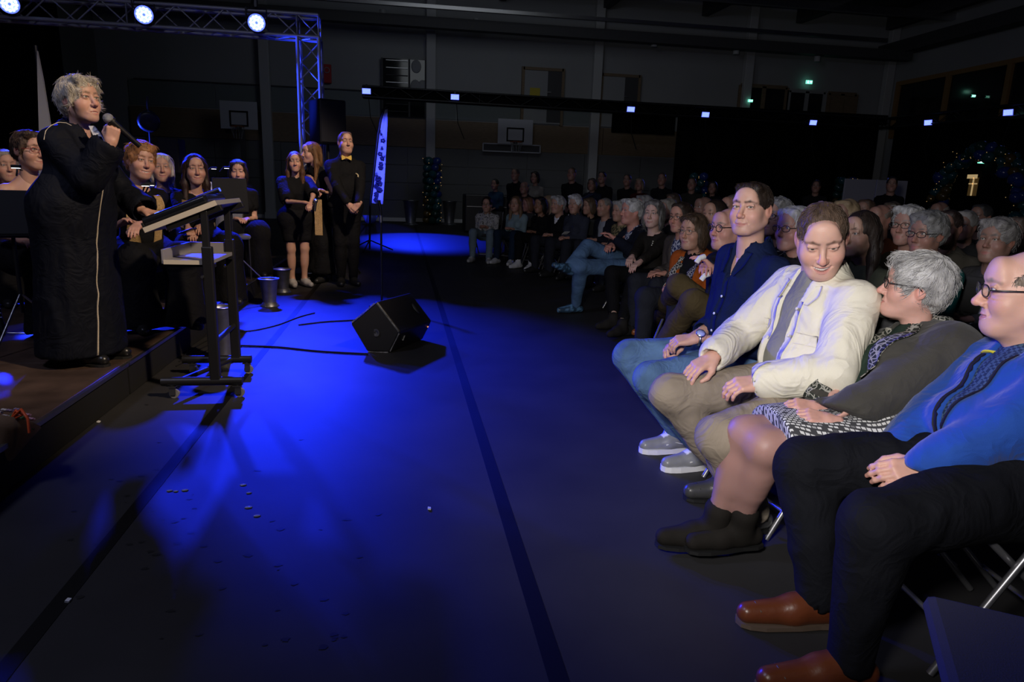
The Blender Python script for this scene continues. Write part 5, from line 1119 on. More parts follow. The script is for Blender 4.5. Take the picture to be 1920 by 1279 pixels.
        if q == 'fore':
            th = 0.026 if sc_.get('sneaker') else 0.013; ol = [(-0.094, 0.0), (-0.088, 0.024), (-0.06, 0.037), (0.0, 0.036), (0.06, 0.044), (L_-0.13, 0.047), (L_-0.085, 0.039), (L_-0.060, 0.024), (L_-0.052, 0.0)]; ol = ol+[(a, -b) for a, b in ol[-2:0:-1]]
            ms = mat('sole_%.2f_%.2f_%.2f' % tuple(sc_['sole']), tuple(sc_['sole']), 0.6); MB().prism([sole+d*a+w_*b+upf*0.001 for a, b in ol], upf*th).build('sole', ms, shoe)
            if not sc_.get('sneaker') and not sc_['boot']:
                g_ = MB()
                for k in range(4): c_ = sole+d*(0.055+k*0.014)+upf*(0.098-k*0.008); g_.tube([c_-w_*0.018-upf*0.004, c_+upf*0.003, c_+w_*0.018-upf*0.004], 0.0024, 6)
                g_.build('laces', M_black, shoe); MB().tube([sole+d*(L_-0.115)+upf*0.068+w_*0.030-upf*0.012, sole+d*(L_-0.105)+upf*0.072, sole+d*(L_-0.115)+upf*0.068-w_*0.030-upf*0.012], 0.002, 6).build('toe_cap_seam', ms, shoe)
        if sc_.get('sneaker') and q == 'fore':
            for s2 in (-1, 1): MB().tube([sole+d*0.0+upf*0.05+w_*s2*0.041, sole+d*0.05+upf*0.062+w_*s2*0.042, sole+d*0.10+upf*0.05+w_*s2*0.044], 0.004, 6).build('side_stripe', M_paper, shoe)
            g_ = MB()
            for k in range(5): c_ = sole+d*(0.035+k*0.017)+upf*(0.095-k*0.007); g_.tube([c_-w_*0.024-upf*0.006, c_+upf*0.004, c_+w_*0.024-upf*0.006], 0.0035, 6)
            g_.build('laces', M_paper, shoe)
    return out
def add_glasses(pp, col=None, rim=0.0018, round_=False, lens=True, wide=1.0, temple_x=0.079):
    RH, hd, T = pp['RH'], pp['head'], pp['T']; tw = lambda p: RH@np.array(p)+hd; m = M_glasses if col is None else mat('frame_%.2f_%.2f_%.2f' % col, col, 0.3); g = MB(); ex = 0.033*wide
    Lr, Lz = (0.021, 0.0195) if round_ else (0.025, 0.0165)
    for q in (-1, 1):
        pts = [tw((q*ex+Lr*math.cos(a)*(1.0), 0.1065-0.10*(abs(q*ex+Lr*math.cos(a))-0.02)*0.9*(abs(q*ex+Lr*math.cos(a)) > 0.02), 0.006+Lz*(math.copysign(abs(math.sin(a))**0.75, math.sin(a))))) for a in np.linspace(0, 2*math.pi, 25)[:-1]]
        g.tube(pts, rim, 6, True); g.tube([tw((q*(ex+Lr), 0.101, 0.010)), tw((q*temple_x, 0.075, 0.012)), tw((q*(temple_x+0.002), 0.0, 0.010)), tw((q*(temple_x-0.001), -0.018, -0.006))], rim*1.1, 6)
        if lens: L_ = MB(); L_.add(pts, [tuple(range(24))]); L_.add([p_+RH[:, 1]*0.0012 for p_ in pts], [tuple(range(24))[::-1]]); 
        if lens: pp.setdefault('lens', []).append(L_)
    g.tube([tw((-(ex-Lr), 0.1075, 0.010)), tw((0, 0.111, 0.012)), tw((ex-Lr, 0.1075, 0.010))], rim, 6)
    o = tag(g.build('glasses', m, T), None)
    for L_ in pp.get('lens', []): L_.build('lens', M_lens, o)
    return o
def front_strip(pp, piece, name, pts, w, m, off=0.004, thick=0.003, n=28, mcols=4, parent=None):
    """ribbon of cloth laid on a garment, points in torso coordinates (right, up)"""
    rows = strip_rows(pts, w, n, mcols); g = conform(pp['bvh'][piece], pp['P0'], pp['rt'], pp['u']*pp['sl'], -pp['ff'], rows, off, thick); return g.build(name, m, parent or pp['T'])
def front_patch(pp, piece, name, u0, u1, v0, v1, m, off=0.004, n=10, parent=None):
    rows = [[(u0+(u1-u0)*j/(n-1), v0+(v1-v0)*i/(n-1)) for j in range(n)] for i in range(n)]
    return conform(pp['bvh'][piece], pp['P0'], pp['rt'], pp['u']*pp['sl'], -pp['ff'], rows, off, 0.003).build(name, m, parent or pp['T'])
def buttons(pp, piece, pts, r, m, off=0.004):
    for (a, b) in pts:
        p = pp['P0']+pp['rt']*a+pp['u']*pp['sl']*b; h = pp['bvh'][piece].ray_cast(Vector(p+pp['ff']*0.5), Vector(-pp['ff']), 1.0)
        if h[0] is None: continue
        c = np.array(h[0]); nn = np.array(h[1]); nn = nn if nn@pp['ff'] > 0 else -nn; MB().lathe(c+nn*off, [(0, 0.002), (r*0.7, 0.0022), (r, 0.001), (r, -0.002), (0, -0.002)], 12, nn).build('button', m, pp['T'])
# ------------------------------------------------------------------ the speaker
def W(px, py, Y): return at_y(px, py, Y)
def D_(px, py, z): return at_d(px, py, z)
DENIM = mat('denim', (0.085, 0.16, 0.29), 0.85, fold=0.34, fscale=7.5, spec=0.2, noise=0.30, nscale=7, bump=0.3, bscale=420); NAVY = cloth((0.006, 0.012, 0.045)); BLK = cloth((0.007, 0.007, 0.008)); GREYW = (0.45, 0.44, 0.42)
GOLD = mat('gold_shawl', (0.42, 0.27, 0.11), 0.45, spec=0.5, noise=0.35, nscale=120, bump=0.6, bscale=320); WHT = cloth((0.75, 0.75, 0.76))
ROBE = mat('robe_cloth', (0.0035, 0.0045, 0.009), 0.75, fold=0.34, fscale=7.5, spec=0.15, noise=0.1, nscale=5, bump=0.2, bscale=200)
YS = 4.22
sp = person('woman in a black robe with white bands speaking into a microphone', W(150, 190, YS), (1, -0.25), (0.86, -0.50, 0.10), 'stand', SH, 'fore', 'f', 0.35, skin=(0.53, 0.31, 0.23), hscale=1.0,
    hp=dict(smile=0.0, openm=0.35, lid=0.55, age=0.9, fat=0.1, jaw=0.95, gaze=(0.1, 1, 0.05), lip=(0.45, 0.17, 0.15), brow=(0.2, 0.15, 0.1)), hair=('swept', (0.40, 0.35, 0.27), 1.1, 0.5), top=dict(kind='robe', mat=ROBE, sleeve=0.82, o=0.014, hemz=0.06, flare=0.20, bell=0.085), legs=dict(kind='none'),
    wrists=[W(208, 268, YS-0.17), W(272, 396, YS+0.16)], hands=['grip', 'relax'], hand_dirs=[((0.25, 0.05, 1), (0.3, -1, 0.0)), ((1, -0.2, -0.15), (0, -0.1, 1))], lean=0.05, shoes=dict(col=(0.01, 0.01, 0.01)), elbow_hint=[np.array((0.2, -0.2, -1)), np.array((-0.1, 0.8, -0.6))], hip=tuple(np.array((W(140, 430, YS)[0], YS, 1.09))))
front_strip(sp, 'robe', 'white_piping', [(0.045, 0.40), (0.03, 0.2), (0.05, -0.1), (0.06, -0.5), (0.075, -1.35)], 0.006, mat('piping', (0.55, 0.47, 0.35), 0.7), 0.003, 0.002, 60, 2)
bp_ = [W(x, y, YS-0.135) for x, y in ((166, 236), (176, 236), (187, 250), (197, 266), (189, 277), (177, 259))]
MB().prism(bp_, (0.0, 0.012, 0)).build('white_bands', WHT, sp['T'])
pl = []
for x, y in ((83, 262), (86, 246), (96, 236), (110, 230), (124, 231), (134, 236)):
    h_ = sp['bvh']['robe'].ray_cast(Vector(CAM), Vector(nrm(ray(x, y))), 8.0)
    if h_[0] is None: h_ = sp['bvh']['robe'].find_nearest(Vector(W(x, y, YS)))
    pl.append(np.array(h_[0])+np.array(h_[1])*0.002)
MB().tube(pl, 0.0022, 6).build('shoulder_piping', mat('piping', (0.55, 0.47, 0.35), 0.7), sp['T'])
# microphone in her hand
mh = W(203, 222, YS-0.17); mt = W(262, 274, YS-0.08); t = thing('microphone', 'silver headed black microphone held by the speaker', 'microphone', mh); ax = nrm(mt-mh)
MB().sphere(mh, 0.026, 10).build('mesh_head', mat('mic_mesh', (0.35, 0.36, 0.38), 0.4, metal=0.8, bump=1.0, bscale=500), t); MB().cyl(mh+ax*0.02, mt, 0.017, 0.013, 14).build('handle', M_plastic, t); MB().cyl(mh+ax*0.012, mh+ax*0.024, 0.024, n=14).build('ring', M_blackmetal, t)
e = sp['head']+sp['RH']@np.array((0.080, -0.01, -0.045)); MB().sphere(e, 0.005, 6).build('earring', M_alu, sp['T'])
# ------------------------------------------------------------------ musicians
def musician(label, head, face, look, hp, hair, shawl=True, q='near', top='dress', **kw):
    p = person(label, head, face, look, 'sit', SH, q, 'f', kw.pop('fat', 0.2), hp=hp, hair=hair, top=dict(kind='tee' if top == 'tee' else 'dress', mat=BLK, sleeve=kw.pop('sleeve', 0.3), o=0.006, bvh=True, topcut=0.36, nh=0.085), legs=dict(kind='long_skirt', mat=BLK, len=1.13, hem=0.14), seat=kw.pop('seat', 0.50), **kw)
    if shawl:
        pc = 't_shirt' if top == 'tee' else 'bodice'
        for s_ in (1, -1): front_strip(p, pc, 'gold_shawl', [(s_*0.085, 0.45), (s_*0.09, 0.3), (s_*0.06, 0.05)], [0.045, 0.055, 0.06], GOLD, 0.014, 0.006, 20, 5)
    return p
mu = musician('seated musician with ginger wavy hair and gold shawl, smiling behind the podium', D_(264, 303, 4.85), (0.55, -0.8), (0.62, -0.75, -0.02), dict(smile=1.0, openm=0.5, lid=0.4, age=0.6), ('curly', (0.26, 0.12, 0.045), 0.95, 0.0), roll=0.12, top='tee', sleeve=0.35, wrists=[D_(228, 418, 4.75), D_(256, 425, 4.55)], seat=0.5)
MB().tube([mu['B'](0.055, 0.10, 0.45), mu['B'](0.03, 0.125, 0.40), mu['B'](0, 0.13, 0.385), mu['B'](-0.03, 0.125, 0.40), mu['B'](-0.055, 0.10, 0.45)], 0.003, 6).build('necklace', M_alu, mu['T'])
mu = musician('seated musician with short dark hair, glasses and bare shoulders at the left edge', D_(56, 283, 4.6), (0.75, -0.6), (0.85, -0.52, 0.0), dict(smile=0.4, lid=0.5), ('swept', (0.055, 0.035, 0.025), 0.7, 0.0), shawl=False, sleeve=0.3, wrists=[D_(40, 450, 4.4), D_(75, 470, 4.4)]); add_glasses(mu, (0.25, 0.03, 0.03))
front_strip(mu, 'bodice', 'gold_shawl', [(-0.12, 0.10), (0.0, 0.02), (0.12, -0.03)], 0.14, GOLD, 0.02, 0.008, 16, 5)
MB().tube([mu['N']+np.array((0.06*math.cos(a), 0.06*math.sin(a), 0.02-0.02*math.cos(a-0.3))) for a in np.linspace(0, 6.28, 16)[:-1]], 0.003, 6, True).build('neck_strap', M_black, mu['T'])
musician('seated musician at the back left, only the blue rimmed hair showing over the stand', D_(12, 312, 5.6), (0.6, -0.8), (0.6, -0.8, 0), dict(), ('bob', (0.16, 0.13, 0.12), 0.8, 0.3), shawl=False, q='mid')
musician('seated musician with pale grey bob lit blue, behind the ginger musician', D_(303, 316, 6.2), (0.4, -0.9), (0.35, -0.93, 0.05), dict(smile=0.8, openm=0.3), ('bob', (0.40, 0.36, 0.34), 0.85, 0.2), top='tee')
mu = musician('seated musician with long dark hair and cream shawl right of the podium', D_(366, 318, 5.9), (0.45, -0.85), (0.40, -0.9, -0.02), dict(smile=0.9, openm=0.2, lid=0.4), ('long', (0.028, 0.014, 0.011), 0.9, 0.0), top='tee', sleeve=0.3, shawl=False, wrists=[D_(355, 432, 5.6), D_(372, 434, 5.55)])
front_strip(mu, 't_shirt', 'cream_shawl', [(-0.14, 0.40), (-0.155, 0.2), (-0.16, 0.02)], 0.05, mat('cream_shawl', (0.50, 0.40, 0.27), 0.7), 0.016, 0.006, 18, 4); front_strip(mu, 't_shirt', 'gold_shawl', [(0.12, 0.42), (0.14, 0.3), (0.14, 0.16)], 0.05, GOLD, 0.016, 0.006, 14, 4)
ph = D_(352, 433, 5.45); o = MB().box(ph, (0.07, 0.012, 0.13), frame_z((0.8, -0.3, 0.3)), 0.005).build('phone', M_plastic); tag(o, 'dark phone in the hands of the long haired musician', 'phone')
musician('seated musician with dark bob behind the rear music stand', D_(446, 322, 7.6), (0.3, -0.95), (0.2, -0.95, -0.1), dict(lid=0.15), ('bob', (0.02, 0.012, 0.012), 0.8, 0.0), top='tee', shawl=False)
# ------------------------------------------------------------------ three people standing at the end of the stage
tg = D_(553, 304, 7.95); g1 = person('girl with long auburn hair in a short black dress standing by the stage', tg, (0.45, -0.9), (0.15, -0.98, -0.02), 'stand', 0, 'near', 'f', 0.05, hp=dict(smile=0.3, lid=0.6), hair=('long', (0.10, 0.045, 0.02), 0.95, 0.0), hscale=0.95, top=dict(kind='tee', mat=BLK, sleeve=0.42, o=0.008, loose=0.02, nh=0.075), legs=dict(kind='skirt', len=0.72, mat=BLK), shoes=dict(col=(0.45, 0.43, 0.42), sole=(0.3, 0.3, 0.3)), wrists=[D_(572, 380, 7.80), D_(582, 382, 7.78)], hands=['clasp', 'clasp'], elbow_hint=[np.array((-0.9, 0.3, -0.3)), np.array((0.9, 0.3, -0.3))])
o = MB().sphere(D_(592, 377, 7.72), 0.025, 8).build('microphone', M_steel); tag(o, 'small silver microphone held by the girl with auburn hair', 'microphone'); MB().cyl(D_(592, 379, 7.72), D_(590, 396, 7.72), 0.014).build('handle', M_plastic, o)
g2 = person('woman with braided golden brown hair standing behind the girl', D_(583, 287, 8.35), (-0.55, -0.75), (-0.80, -0.55, -0.05), 'stand', 0, 'near', 'f', 0.1, hp=dict(lid=0.4), hair=('braid', (0.16, 0.08, 0.03), 1.0, 0.0), top=dict(kind='tee', mat=BLK, sleeve=0.08, o=0.006, bvh=True), legs=dict(kind='long_skirt', mat=BLK, len=0.9, hem=0.16), wrists=[D_(592, 356, 8.1), D_(604, 358, 8.1)])
front_strip(g2, 't_shirt', 'gold_shawl', [(0.10, 0.05), (0.10, -0.02)], 0.06, GOLD, 0.02, 0.006, 6, 4); MB().box(D_(597, 408, 8.12), (0.09, 0.012, 0.42), None, 0.005).build('gold_shawl', GOLD, g2['T'])
g3 = person('tall man in black with a yellow bow tie standing by the loudspeaker', D_(648, 268, 8.15), (0.25, -0.97), (0.35, -0.93, 0.05), 'stand', 0, 'near', 'm', 0.5, hp=dict(lid=0.35, age=0.6), hair=('short', (0.12, 0.065, 0.04), 0.9, 0.1), top=dict(kind='sweater', mat=BLK, o=0.014, bvh=True, collar=0.03), legs=dict(mat=BLK), wrists=[D_(654, 384, 8.02), D_(672, 384, 8.02)], hands=['clasp', 'clasp'], elbow_hint=[np.array((-0.9, 0.3, -0.2)), np.array((0.9, 0.3, -0.2))], hand_dirs=[((0.7, -0.2, -0.7), (0, -1, 0.3)), ((-0.7, -0.2, -0.7), (0, -1, 0.3))])
bt_ = mat('yellow_satin', (0.75, 0.50, 0.10), 0.4); c = g3['N']+g3['ff']*0.112+np.array((0, 0, -0.012)); g = MB()
for s_ in (-1, 1): g.prism([c+np.array(v)*np.array((s_, 1, 1)) for v in ((0.006, 0, 0.008), (0.055, 0, 0.03), (0.06, 0, 0.0), (0.055, 0, -0.03), (0.006, 0, -0.008))], (0, 0.015, 0))
g.box(c, (0.02, 0.03, 0.024), None, 0.005); g.build('bow_tie', bt_, g3['T'])
front_strip(g3, 'sweater', 'silver_emblem', [(-0.105, 0.36), (-0.125, 0.345), (-0.12, 0.32)], 0.01, mat('emblem_cream', (0.6, 0.5, 0.3), 0.5), 0.004, 0.002, 8, 2)

# ------------------------------------------------------------------ four people in front of the camera
def seated(label, head, face, look, chairlab=None, **kw):
    p = person(label, head, face, look, 'sit', 0.0, **kw)
    if chairlab: c = p['P0']+p['f']*0.04; chair(c[0], c[1], math.atan2(-p['f'][0], p['f'][1]), chairlab)
    return p
# navy shirt
nv = seated('man in a navy button shirt and blue jeans turning towards the camera', D_(1408, 393, 3.05), (-1, -0.12), (-0.78, -0.62, 0.02), 'folding chair under the man in the navy shirt', q='fore', hscale=0.97, sex='m', fat=0.30, skin=(0.56, 0.33, 0.25),
    hp=dict(smile=0.55, lid=0.42, stub=0.35, gaze=(-0.35, 0.9, 0), w=1.04, jaw=1.12, brow=(0.06, 0.035, 0.025)), hair=('short', (0.022, 0.014, 0.010), 1.0, 0.0), top=dict(kind='shirt', mat=NAVY, sleeve=0.70, o=0.012, loose=0.006, opening=((0.36, 0.46, 0.6), (0.0, 0.03, 0.06))), legs=dict(mat=DENIM, o=0.014), shoes=dict(col=(0.24, 0.245, 0.26), sole=(0.78, 0.78, 0.80), lace=(0.8, 0.8, 0.8), sneaker=True),
    hip=(1.60, 2.97, 0.50), knees=[W(1180, 668, 3.10), W(1222, 712, 2.80)], ankles=[at_z(1278, 815, 0.085), at_z(1322, 845, 0.085)], feetdir=[np.array((-1, -0.05, 0)), np.array((-1, -0.1, 0))], wrists=[W(1283, 640, 2.93), W(1304, 634, 2.80)], hands=['clasp', 'clasp'], hand_dirs=[((-0.9, -0.1, -0.25), (0.0, 0.3, 1)), ((-0.9, 0.25, -0.2), (0, -0.4, 1))])
front_strip(nv, 'shirt', 'placket', [(0.0, 0.40), (0.0, 0.2), (0.0, -0.01)], 0.034, NAVY, 0.003, 0.003, 30, 3); PEARL = mat('pearl_button', (0.65, 0.68, 0.75), 0.3)
buttons(nv, 'shirt', [(0.0, 0.375), (0, 0.30), (0, 0.225), (0, 0.15), (0, 0.075), (0, 0.01)], 0.0062, PEARL, 0.008)
for s_ in (1, -1): front_strip(nv, 'shirt', 'collar', [(s_*0.070, 0.50), (s_*0.062, 0.46), (s_*0.040, 0.40)], [0.03, 0.045, 0.02], NAVY, 0.010, 0.004, 10, 4)
w_ = nv['wr'][1]; dxw = nrm(nv['el'][1]-w_); c = w_+dxw*0.015; t = thing('wrist_watch', 'silver wrist watch with pale blue dial on the navy shirt man', 'watch', c)
Rw = frame_z(dxw); MB().tube([c+Rw@np.array((0.031*math.cos(a), 0.029*math.sin(a), 0)) for a in np.linspace(0, 6.28, 25)[:-1]], 0.006, 6, True).build('strap', M_steel, t); tn = nrm(CAM-c)*0.6+np.array((0, 0, 0.6)); tn = nrm(tn-dxw*(tn@dxw)); fc = c+tn*0.030
MB().lathe(fc, [(0, 0.0), (0.019, 0.0), (0.021, 0.004), (0.021, 0.009), (0.018, 0.011)], 22, tn).build('case', M_alu, t); MB().lathe(fc+tn*0.0095, [(0.0, 0.0), (0.018, 0.0), (0.018, -0.001)], 22, tn).build('dial', mat('watch_dial', (0.35, 0.40, 0.75), 0.3), t)
c2 = nv['wr'][0]+nrm(nv['el'][0]-nv['wr'][0])*0.02; Rw = frame_z(nrm(nv['el'][0]-nv['wr'][0])); o = MB().tube([c2+Rw@np.array((0.032*math.cos(a), 0.030*math.sin(a), 0.006*math.sin(2*a))) for a in np.linspace(0, 6.28, 25)[:-1]], 0.005, 6, True).build('bracelet', M_black); tag(o, 'black cord bracelet on the navy shirt man', 'bracelet')
# cream overshirt
CREAM = mat('cream_twill', (0.72, 0.68, 0.56), 0.85, fold=0.5, fscale=6.0, spec=0.2, noise=0.05, nscale=8, bump=0.35, bscale=500); TAUPE = mat('taupe_cotton', (0.26, 0.215, 0.165), 0.85, fold=0.34, fscale=7.5, spec=0.2, noise=0.10, nscale=6, bump=0.25, bscale=350); GREYT = cloth((0.22, 0.215, 0.17))
wt = seated('laughing man in a cream overshirt and taupe trousers looking down', D_(1541, 448, 2.52), (-1, -0.10), (-0.42, -0.80, -0.42), 'folding chair under the man in the cream overshirt', q='fore', sex='m', fat=0.55, skin=(0.60, 0.36, 0.28), roll=-0.10,
    hp=dict(smile=1.0, openm=0.95, lid=0.18, w=1.03, nose=1.05, brow=(0.16, 0.09, 0.06), lip=(0.45, 0.18, 0.16)), hair=('thin', (0.07, 0.045, 0.03), 1.3, 0.0), top=dict(kind='jacket', mat=CREAM, inner=GREYT, o=0.012, loose=0.008, opening=((-0.12, 0.1, 0.3, 0.44, 0.6), (0.055, 0.05, 0.042, 0.05, 0.07)), ox=0.01, icollar=0.004, hem=-0.06, sleeve=0.97, collar=0.02), legs=dict(mat=TAUPE, o=0.016, hem=0.02),
    shoes=dict(col=(0.05, 0.05, 0.05)), hip=(1.60, 2.40, 0.50), knees=[W(1258, 738, 2.52), W(1352, 822, 2.10)], ankles=[(1.40, 2.52, 0.09), (1.30, 2.18, 0.12)], wrists=[W(1338, 668, 2.50), W(1428, 716, 2.22)], hands=[(0.25, 0.7, 0.2), (0.55, 0.2, 0.5)], hand_dirs=[((-0.75, -0.1, -0.42), (-0.4, -0.3, 1)), ((-0.95, 0.1, -0.15), (0, -0.45, 1))], elbow_hint=[np.array((0.2, 0.8, -0.4)), np.array((0.6, -0.7, -0.2))])
front_strip(wt, 'jacket', 'placket', [(-0.056, 0.42), (-0.050, 0.2), (-0.055, 0.0)], 0.03, CREAM, 0.003, 0.003, 30, 3); front_strip(wt, 'jacket', 'placket', [(0.080, 0.42), (0.074, 0.32), (0.070, 0.24)], 0.03, CREAM, 0.003, 0.003, 14, 3)
for s_ in (1, -1): front_strip(wt, 'jacket', 'collar', [(s_*0.088, 0.485), (s_*0.092, 0.45), (s_*0.085, 0.41)], [0.02, 0.034, 0.02], CREAM, 0.008, 0.004, 12, 4)
pk = front_patch(wt, 'jacket', 'chest_pocket', -0.085, -0.165, 0.13, 0.265, CREAM, 0.005); front_patch(wt, 'jacket', 'pocket_flap', -0.08, -0.17, 0.255, 0.30, CREAM, 0.009, 8, pk)
front_patch(wt, 'jacket', 'pocket_flap', 0.095, 0.16, 0.27, 0.31, CREAM, 0.006, 8)
buttons(wt, 'jacket', [(-0.056, 0.39), (-0.052, 0.28), (-0.052, 0.17), (-0.053, 0.06)], 0.006, CREAM, 0.008)
# grey haired woman
OLIVE = mat('olive_wool', (0.050, 0.047, 0.040), 0.9, fold=0.34, fscale=7.5, spec=0.2, noise=0.1, nscale=12, bump=0.4, bscale=420, sheen=0.1); SCARF = pattern('scarf_print', ((0.30, 0.29, 0.25), (0.020, 0.024, 0.018)), 'edge', 58, 0.09)
SKIRTP = pattern('skirt_print', ((0.05, 0.05, 0.055), (0.60, 0.60, 0.60)), 'brick', 34, 0.62, rot=(0.5, 0.2, 0.3)); TIGHT = (0.34, 0.19, 0.165)
wo = seated('woman with short grey hair, glasses and patterned scarf seen in profile', D_(1716, 540, 2.36), (-1, 0.05), (-0.84, 0.52, 0.08), 'folding chair under the grey haired woman with the scarf', q='fore', hscale=0.90, sex='f', fat=0.55, skin=(0.56, 0.32, 0.26), roll=0.0,
    hp=dict(smile=0.15, lid=0.5, age=0.9, nose=1.1, gaze=(0.2, 1, 0.1), brow=(0.3, 0.25, 0.2)), hair=('full', (0.33, 0.32, 0.31), 1.05, 0.45), top=dict(kind='jacket', mat=OLIVE, inner=cloth((0.02, 0.035, 0.025)), o=0.010, loose=0.006, opening=((-0.1, 0.2, 0.40, 0.6), (0.05, 0.045, 0.05, 0.06)), icollar=0.0, hem=0.0), legs=dict(kind='skirt', len=0.86, mat=SKIRTP, tights=TIGHT),
    shoes=dict(col=(0.014, 0.012, 0.010), sole=(0.01, 0.01, 0.01), boot=0.07, L=0.26), hip=(1.66, 1.98, 0.49), knees=[W(1398, 812, 2.02), W(1436, 838, 1.93)], ankles=[at_z(1338, 985, 0.11), at_z(1388, 985, 0.12)], feetdir=[np.array((-1, 0.15, 0)), np.array((-1, -0.05, 0))], wrists=[W(1528, 765, 1.98), W(1556, 788, 1.90)], hands=[(0.5, 0.2, 0.6), (0.45, 0.2, 0.6)], hand_dirs=[((-0.9, 0.05, 0.1), (0.2, -0.5, 0.8)), ((-0.9, 0.25, 0.15), (0.1, -0.5, 0.8))])
add_glasses(wo, None, 0.0019, wide=1.02)
for s_ in (1, -1): front_strip(wo, 'jacket', 'scarf', [(s_*0.060, 0.50), (s_*0.075, 0.40), (s_*0.06, 0.26), (s_*0.055, 0.17 if s_ < 0 else 0.04)], [0.05, 0.075, 0.07, 0.07], SCARF, 0.010, 0.005, 34, 6)
MB().tube([wo['N']+wo['rt']*0.078*math.cos(a)+wo['ff']*(0.065*math.sin(a)-0.005)+wo['u']*(0.022-0.02*math.sin(a)) for a in np.linspace(-0.3, 3.44+0.0, 14)+math.pi*1.0], 0.022, 10).build('scarf', SCARF, wo['T'])
# blue jacket man
ROYAL = mat('royal_fleece', (0.010, 0.060, 0.32), 0.8, fold=0.34, fscale=7.5, spec=0.25, noise=0.10, nscale=10, bump=0.35, bscale=520, sheen=0.15); DKTR = cloth((0.006, 0.0065, 0.009)); BROWNL = (0.12, 0.032, 0.012)
bl = seated('balding man in a royal blue zip jacket at the right picture edge', D_(1925, 548, 1.97), (-1, 0.12), (-0.86, 0.48, -0.06), 'folding chair under the man in the blue jacket', q='fore', sex='m', fat=0.85, skin=(0.60, 0.35, 0.27),
    hp=dict(smile=0.2, openm=0.15, lid=0.5, age=0.8, nose=1.1, brow=(0.25, 0.2, 0.15)), hair=('ring', (0.16, 0.12, 0.09), 0.7, 0.2), top=dict(kind='jacket', mat=ROYAL, inner=pattern('plaid_navy', ((0.015, 0.03, 0.07), (0.05, 0.09, 0.16)), 'check', 90), o=0.012, loose=0.010, opening=((0.02, 0.25, 0.42, 0.6), (0.0, 0.022, 0.05, 0.07)), icollar=0.03, collar=0.025, hem=-0.05), legs=dict(mat=DKTR, o=0.018),
    shoes=dict(col=(0.13, 0.034, 0.012), sole=(0.10, 0.07, 0.05), L=0.30), hip=(1.72, 1.60, 0.50), knees=[W(1508, 872, 1.78), W(1640, 985, 1.42)], ankles=[at_z(1535, 1122, 0.09), at_z(1590, 1235, 0.09)], feetdir=[np.array((-1, 0.12, 0)), np.array((-1, 0.05, 0))], wrists=[W(1664, 868, 1.72), W(1690, 905, 1.58)], hands=[(0.6, 0.2, 0.6), (0.5, 0.2, 0.7)], hand_dirs=[((-0.7, -0.05, -0.55), (-0.4, -0.5, 0.6)), ((-0.9, 0.15, -0.1), (0.0, -0.7, 0.6))], elbow_hint=[np.array((0.5, 0.5, -0.6)), np.array((0.8, -0.5, -0.4))])
add_glasses(bl, None, 0.0021, wide=1.02)
front_strip(bl, 'jacket', 'zip', [(0.0, 0.14), (-0.0, 0.0)], 0.012, M_black, 0.003, 0.002, 16, 2)
for s_ in (1, -1): front_strip(bl, 'jacket', 'zip_edge', [(s_*0.062, 0.45), (s_*0.034, 0.25), (s_*0.008, 0.05)], 0.009, M_black, 0.005, 0.003, 40, 2)
front_strip(bl, 'jacket', 'yellow_tab', [(0.075, 0.455), (0.045, 0.47)], 0.016, mat('yellow_tab', (0.55, 0.50, 0.05), 0.7), 0.006, 0.003, 5, 3)
# empty chair nearest the camera, lower right
chair(1.15, 0.86, math.radians(57), 'empty grey folding chair at the lower right corner of the picture')
# ------------------------------------------------------------------ front row further on
POLKA = pattern('dot_print', ((0.02, 0.02, 0.02), (0.45, 0.44, 0.43)), 'voronoi', 38, 0.32); PAIS = pattern('paisley', ((0.02, 0.03, 0.10), (0.40, 0.42, 0.50)), 'noise', 55, 0.5); FLORAL = pattern('black_white_floral', ((0.40, 0.38, 0.34), (0.02, 0.02, 0.02)), 'edge', 50, 0.10); BROC = pattern('gold_brocade', ((0.30, 0.24, 0.12), (0.05, 0.05, 0.03)), 'noise', 30, 0.5)
def aud(label, px, py, z, face=(-1, -0.25), look=(-0.9, -0.42, 0.0), row=True, **kw):
    kw.setdefault('seat', 0.455); kw.setdefault('q', 'far'); cl = ('folding chair under the '+label.split(',')[0].split(' with ')[0]) if row else None
    if cl: cl = 'folding chair under the '+' '.join(label.split(' sitting')[0].split()[:11])
    return seated(label, D_(px, py, z), face, look, cl, **kw)
def wrists_lap(px, py, z, d=14): return [D_(px-d/2, py, z), D_(px+d/2, py, z)]
H = lambda st, c, t=1.0, g=0.0: (st, c, t, g)
a = aud('woman with glasses in a dotted jacket and pale jeans sitting at the far end', 913, 384, 11.6, (-0.35, -0.94), (-0.3, -0.95, -0.02), sex='f', hair=H('updo', (0.03, 0.02, 0.018)), top=dict(mat=POLKA, o=0.014), legs=dict(mat=cloth((0.16, 0.22, 0.26))), shoes=dict(col=(0.4, 0.4, 0.4), sole=(0.6, 0.6, 0.6), sneaker=True), q='mid'); add_glasses(a, lens=False)
aud('blonde woman in a pale blue blouse and dark jeans sitting second from the far end', 967, 383, 11.4, (-0.6, -0.8), (-0.45, -0.88, 0), sex='f', hair=H('long', (0.18, 0.11, 0.06)), top=dict(mat=cloth((0.20, 0.28, 0.31))), legs=dict(mat=cloth((0.012, 0.025, 0.05))), shoes=dict(col=(0.5, 0.5, 0.5), sole=(0.7, 0.7, 0.7), sneaker=True), q='mid')
a = aud('woman in black with dark hair and white boots sitting with folded hands', 1013, 385, 10.8, (-0.75, -0.65), (-0.7, -0.7, 0.05), sex='f', skin=(0.30, 0.16, 0.10), hp=dict(smile=0.8), hair=H('bob', (0.012, 0.01, 0.01)), top=dict(mat=BLK), legs=dict(mat=BLK, len=0.9), shoes=dict(col=(0.6, 0.6, 0.6), sole=(0.5, 0.5, 0.5), boot=0.08), q='mid')
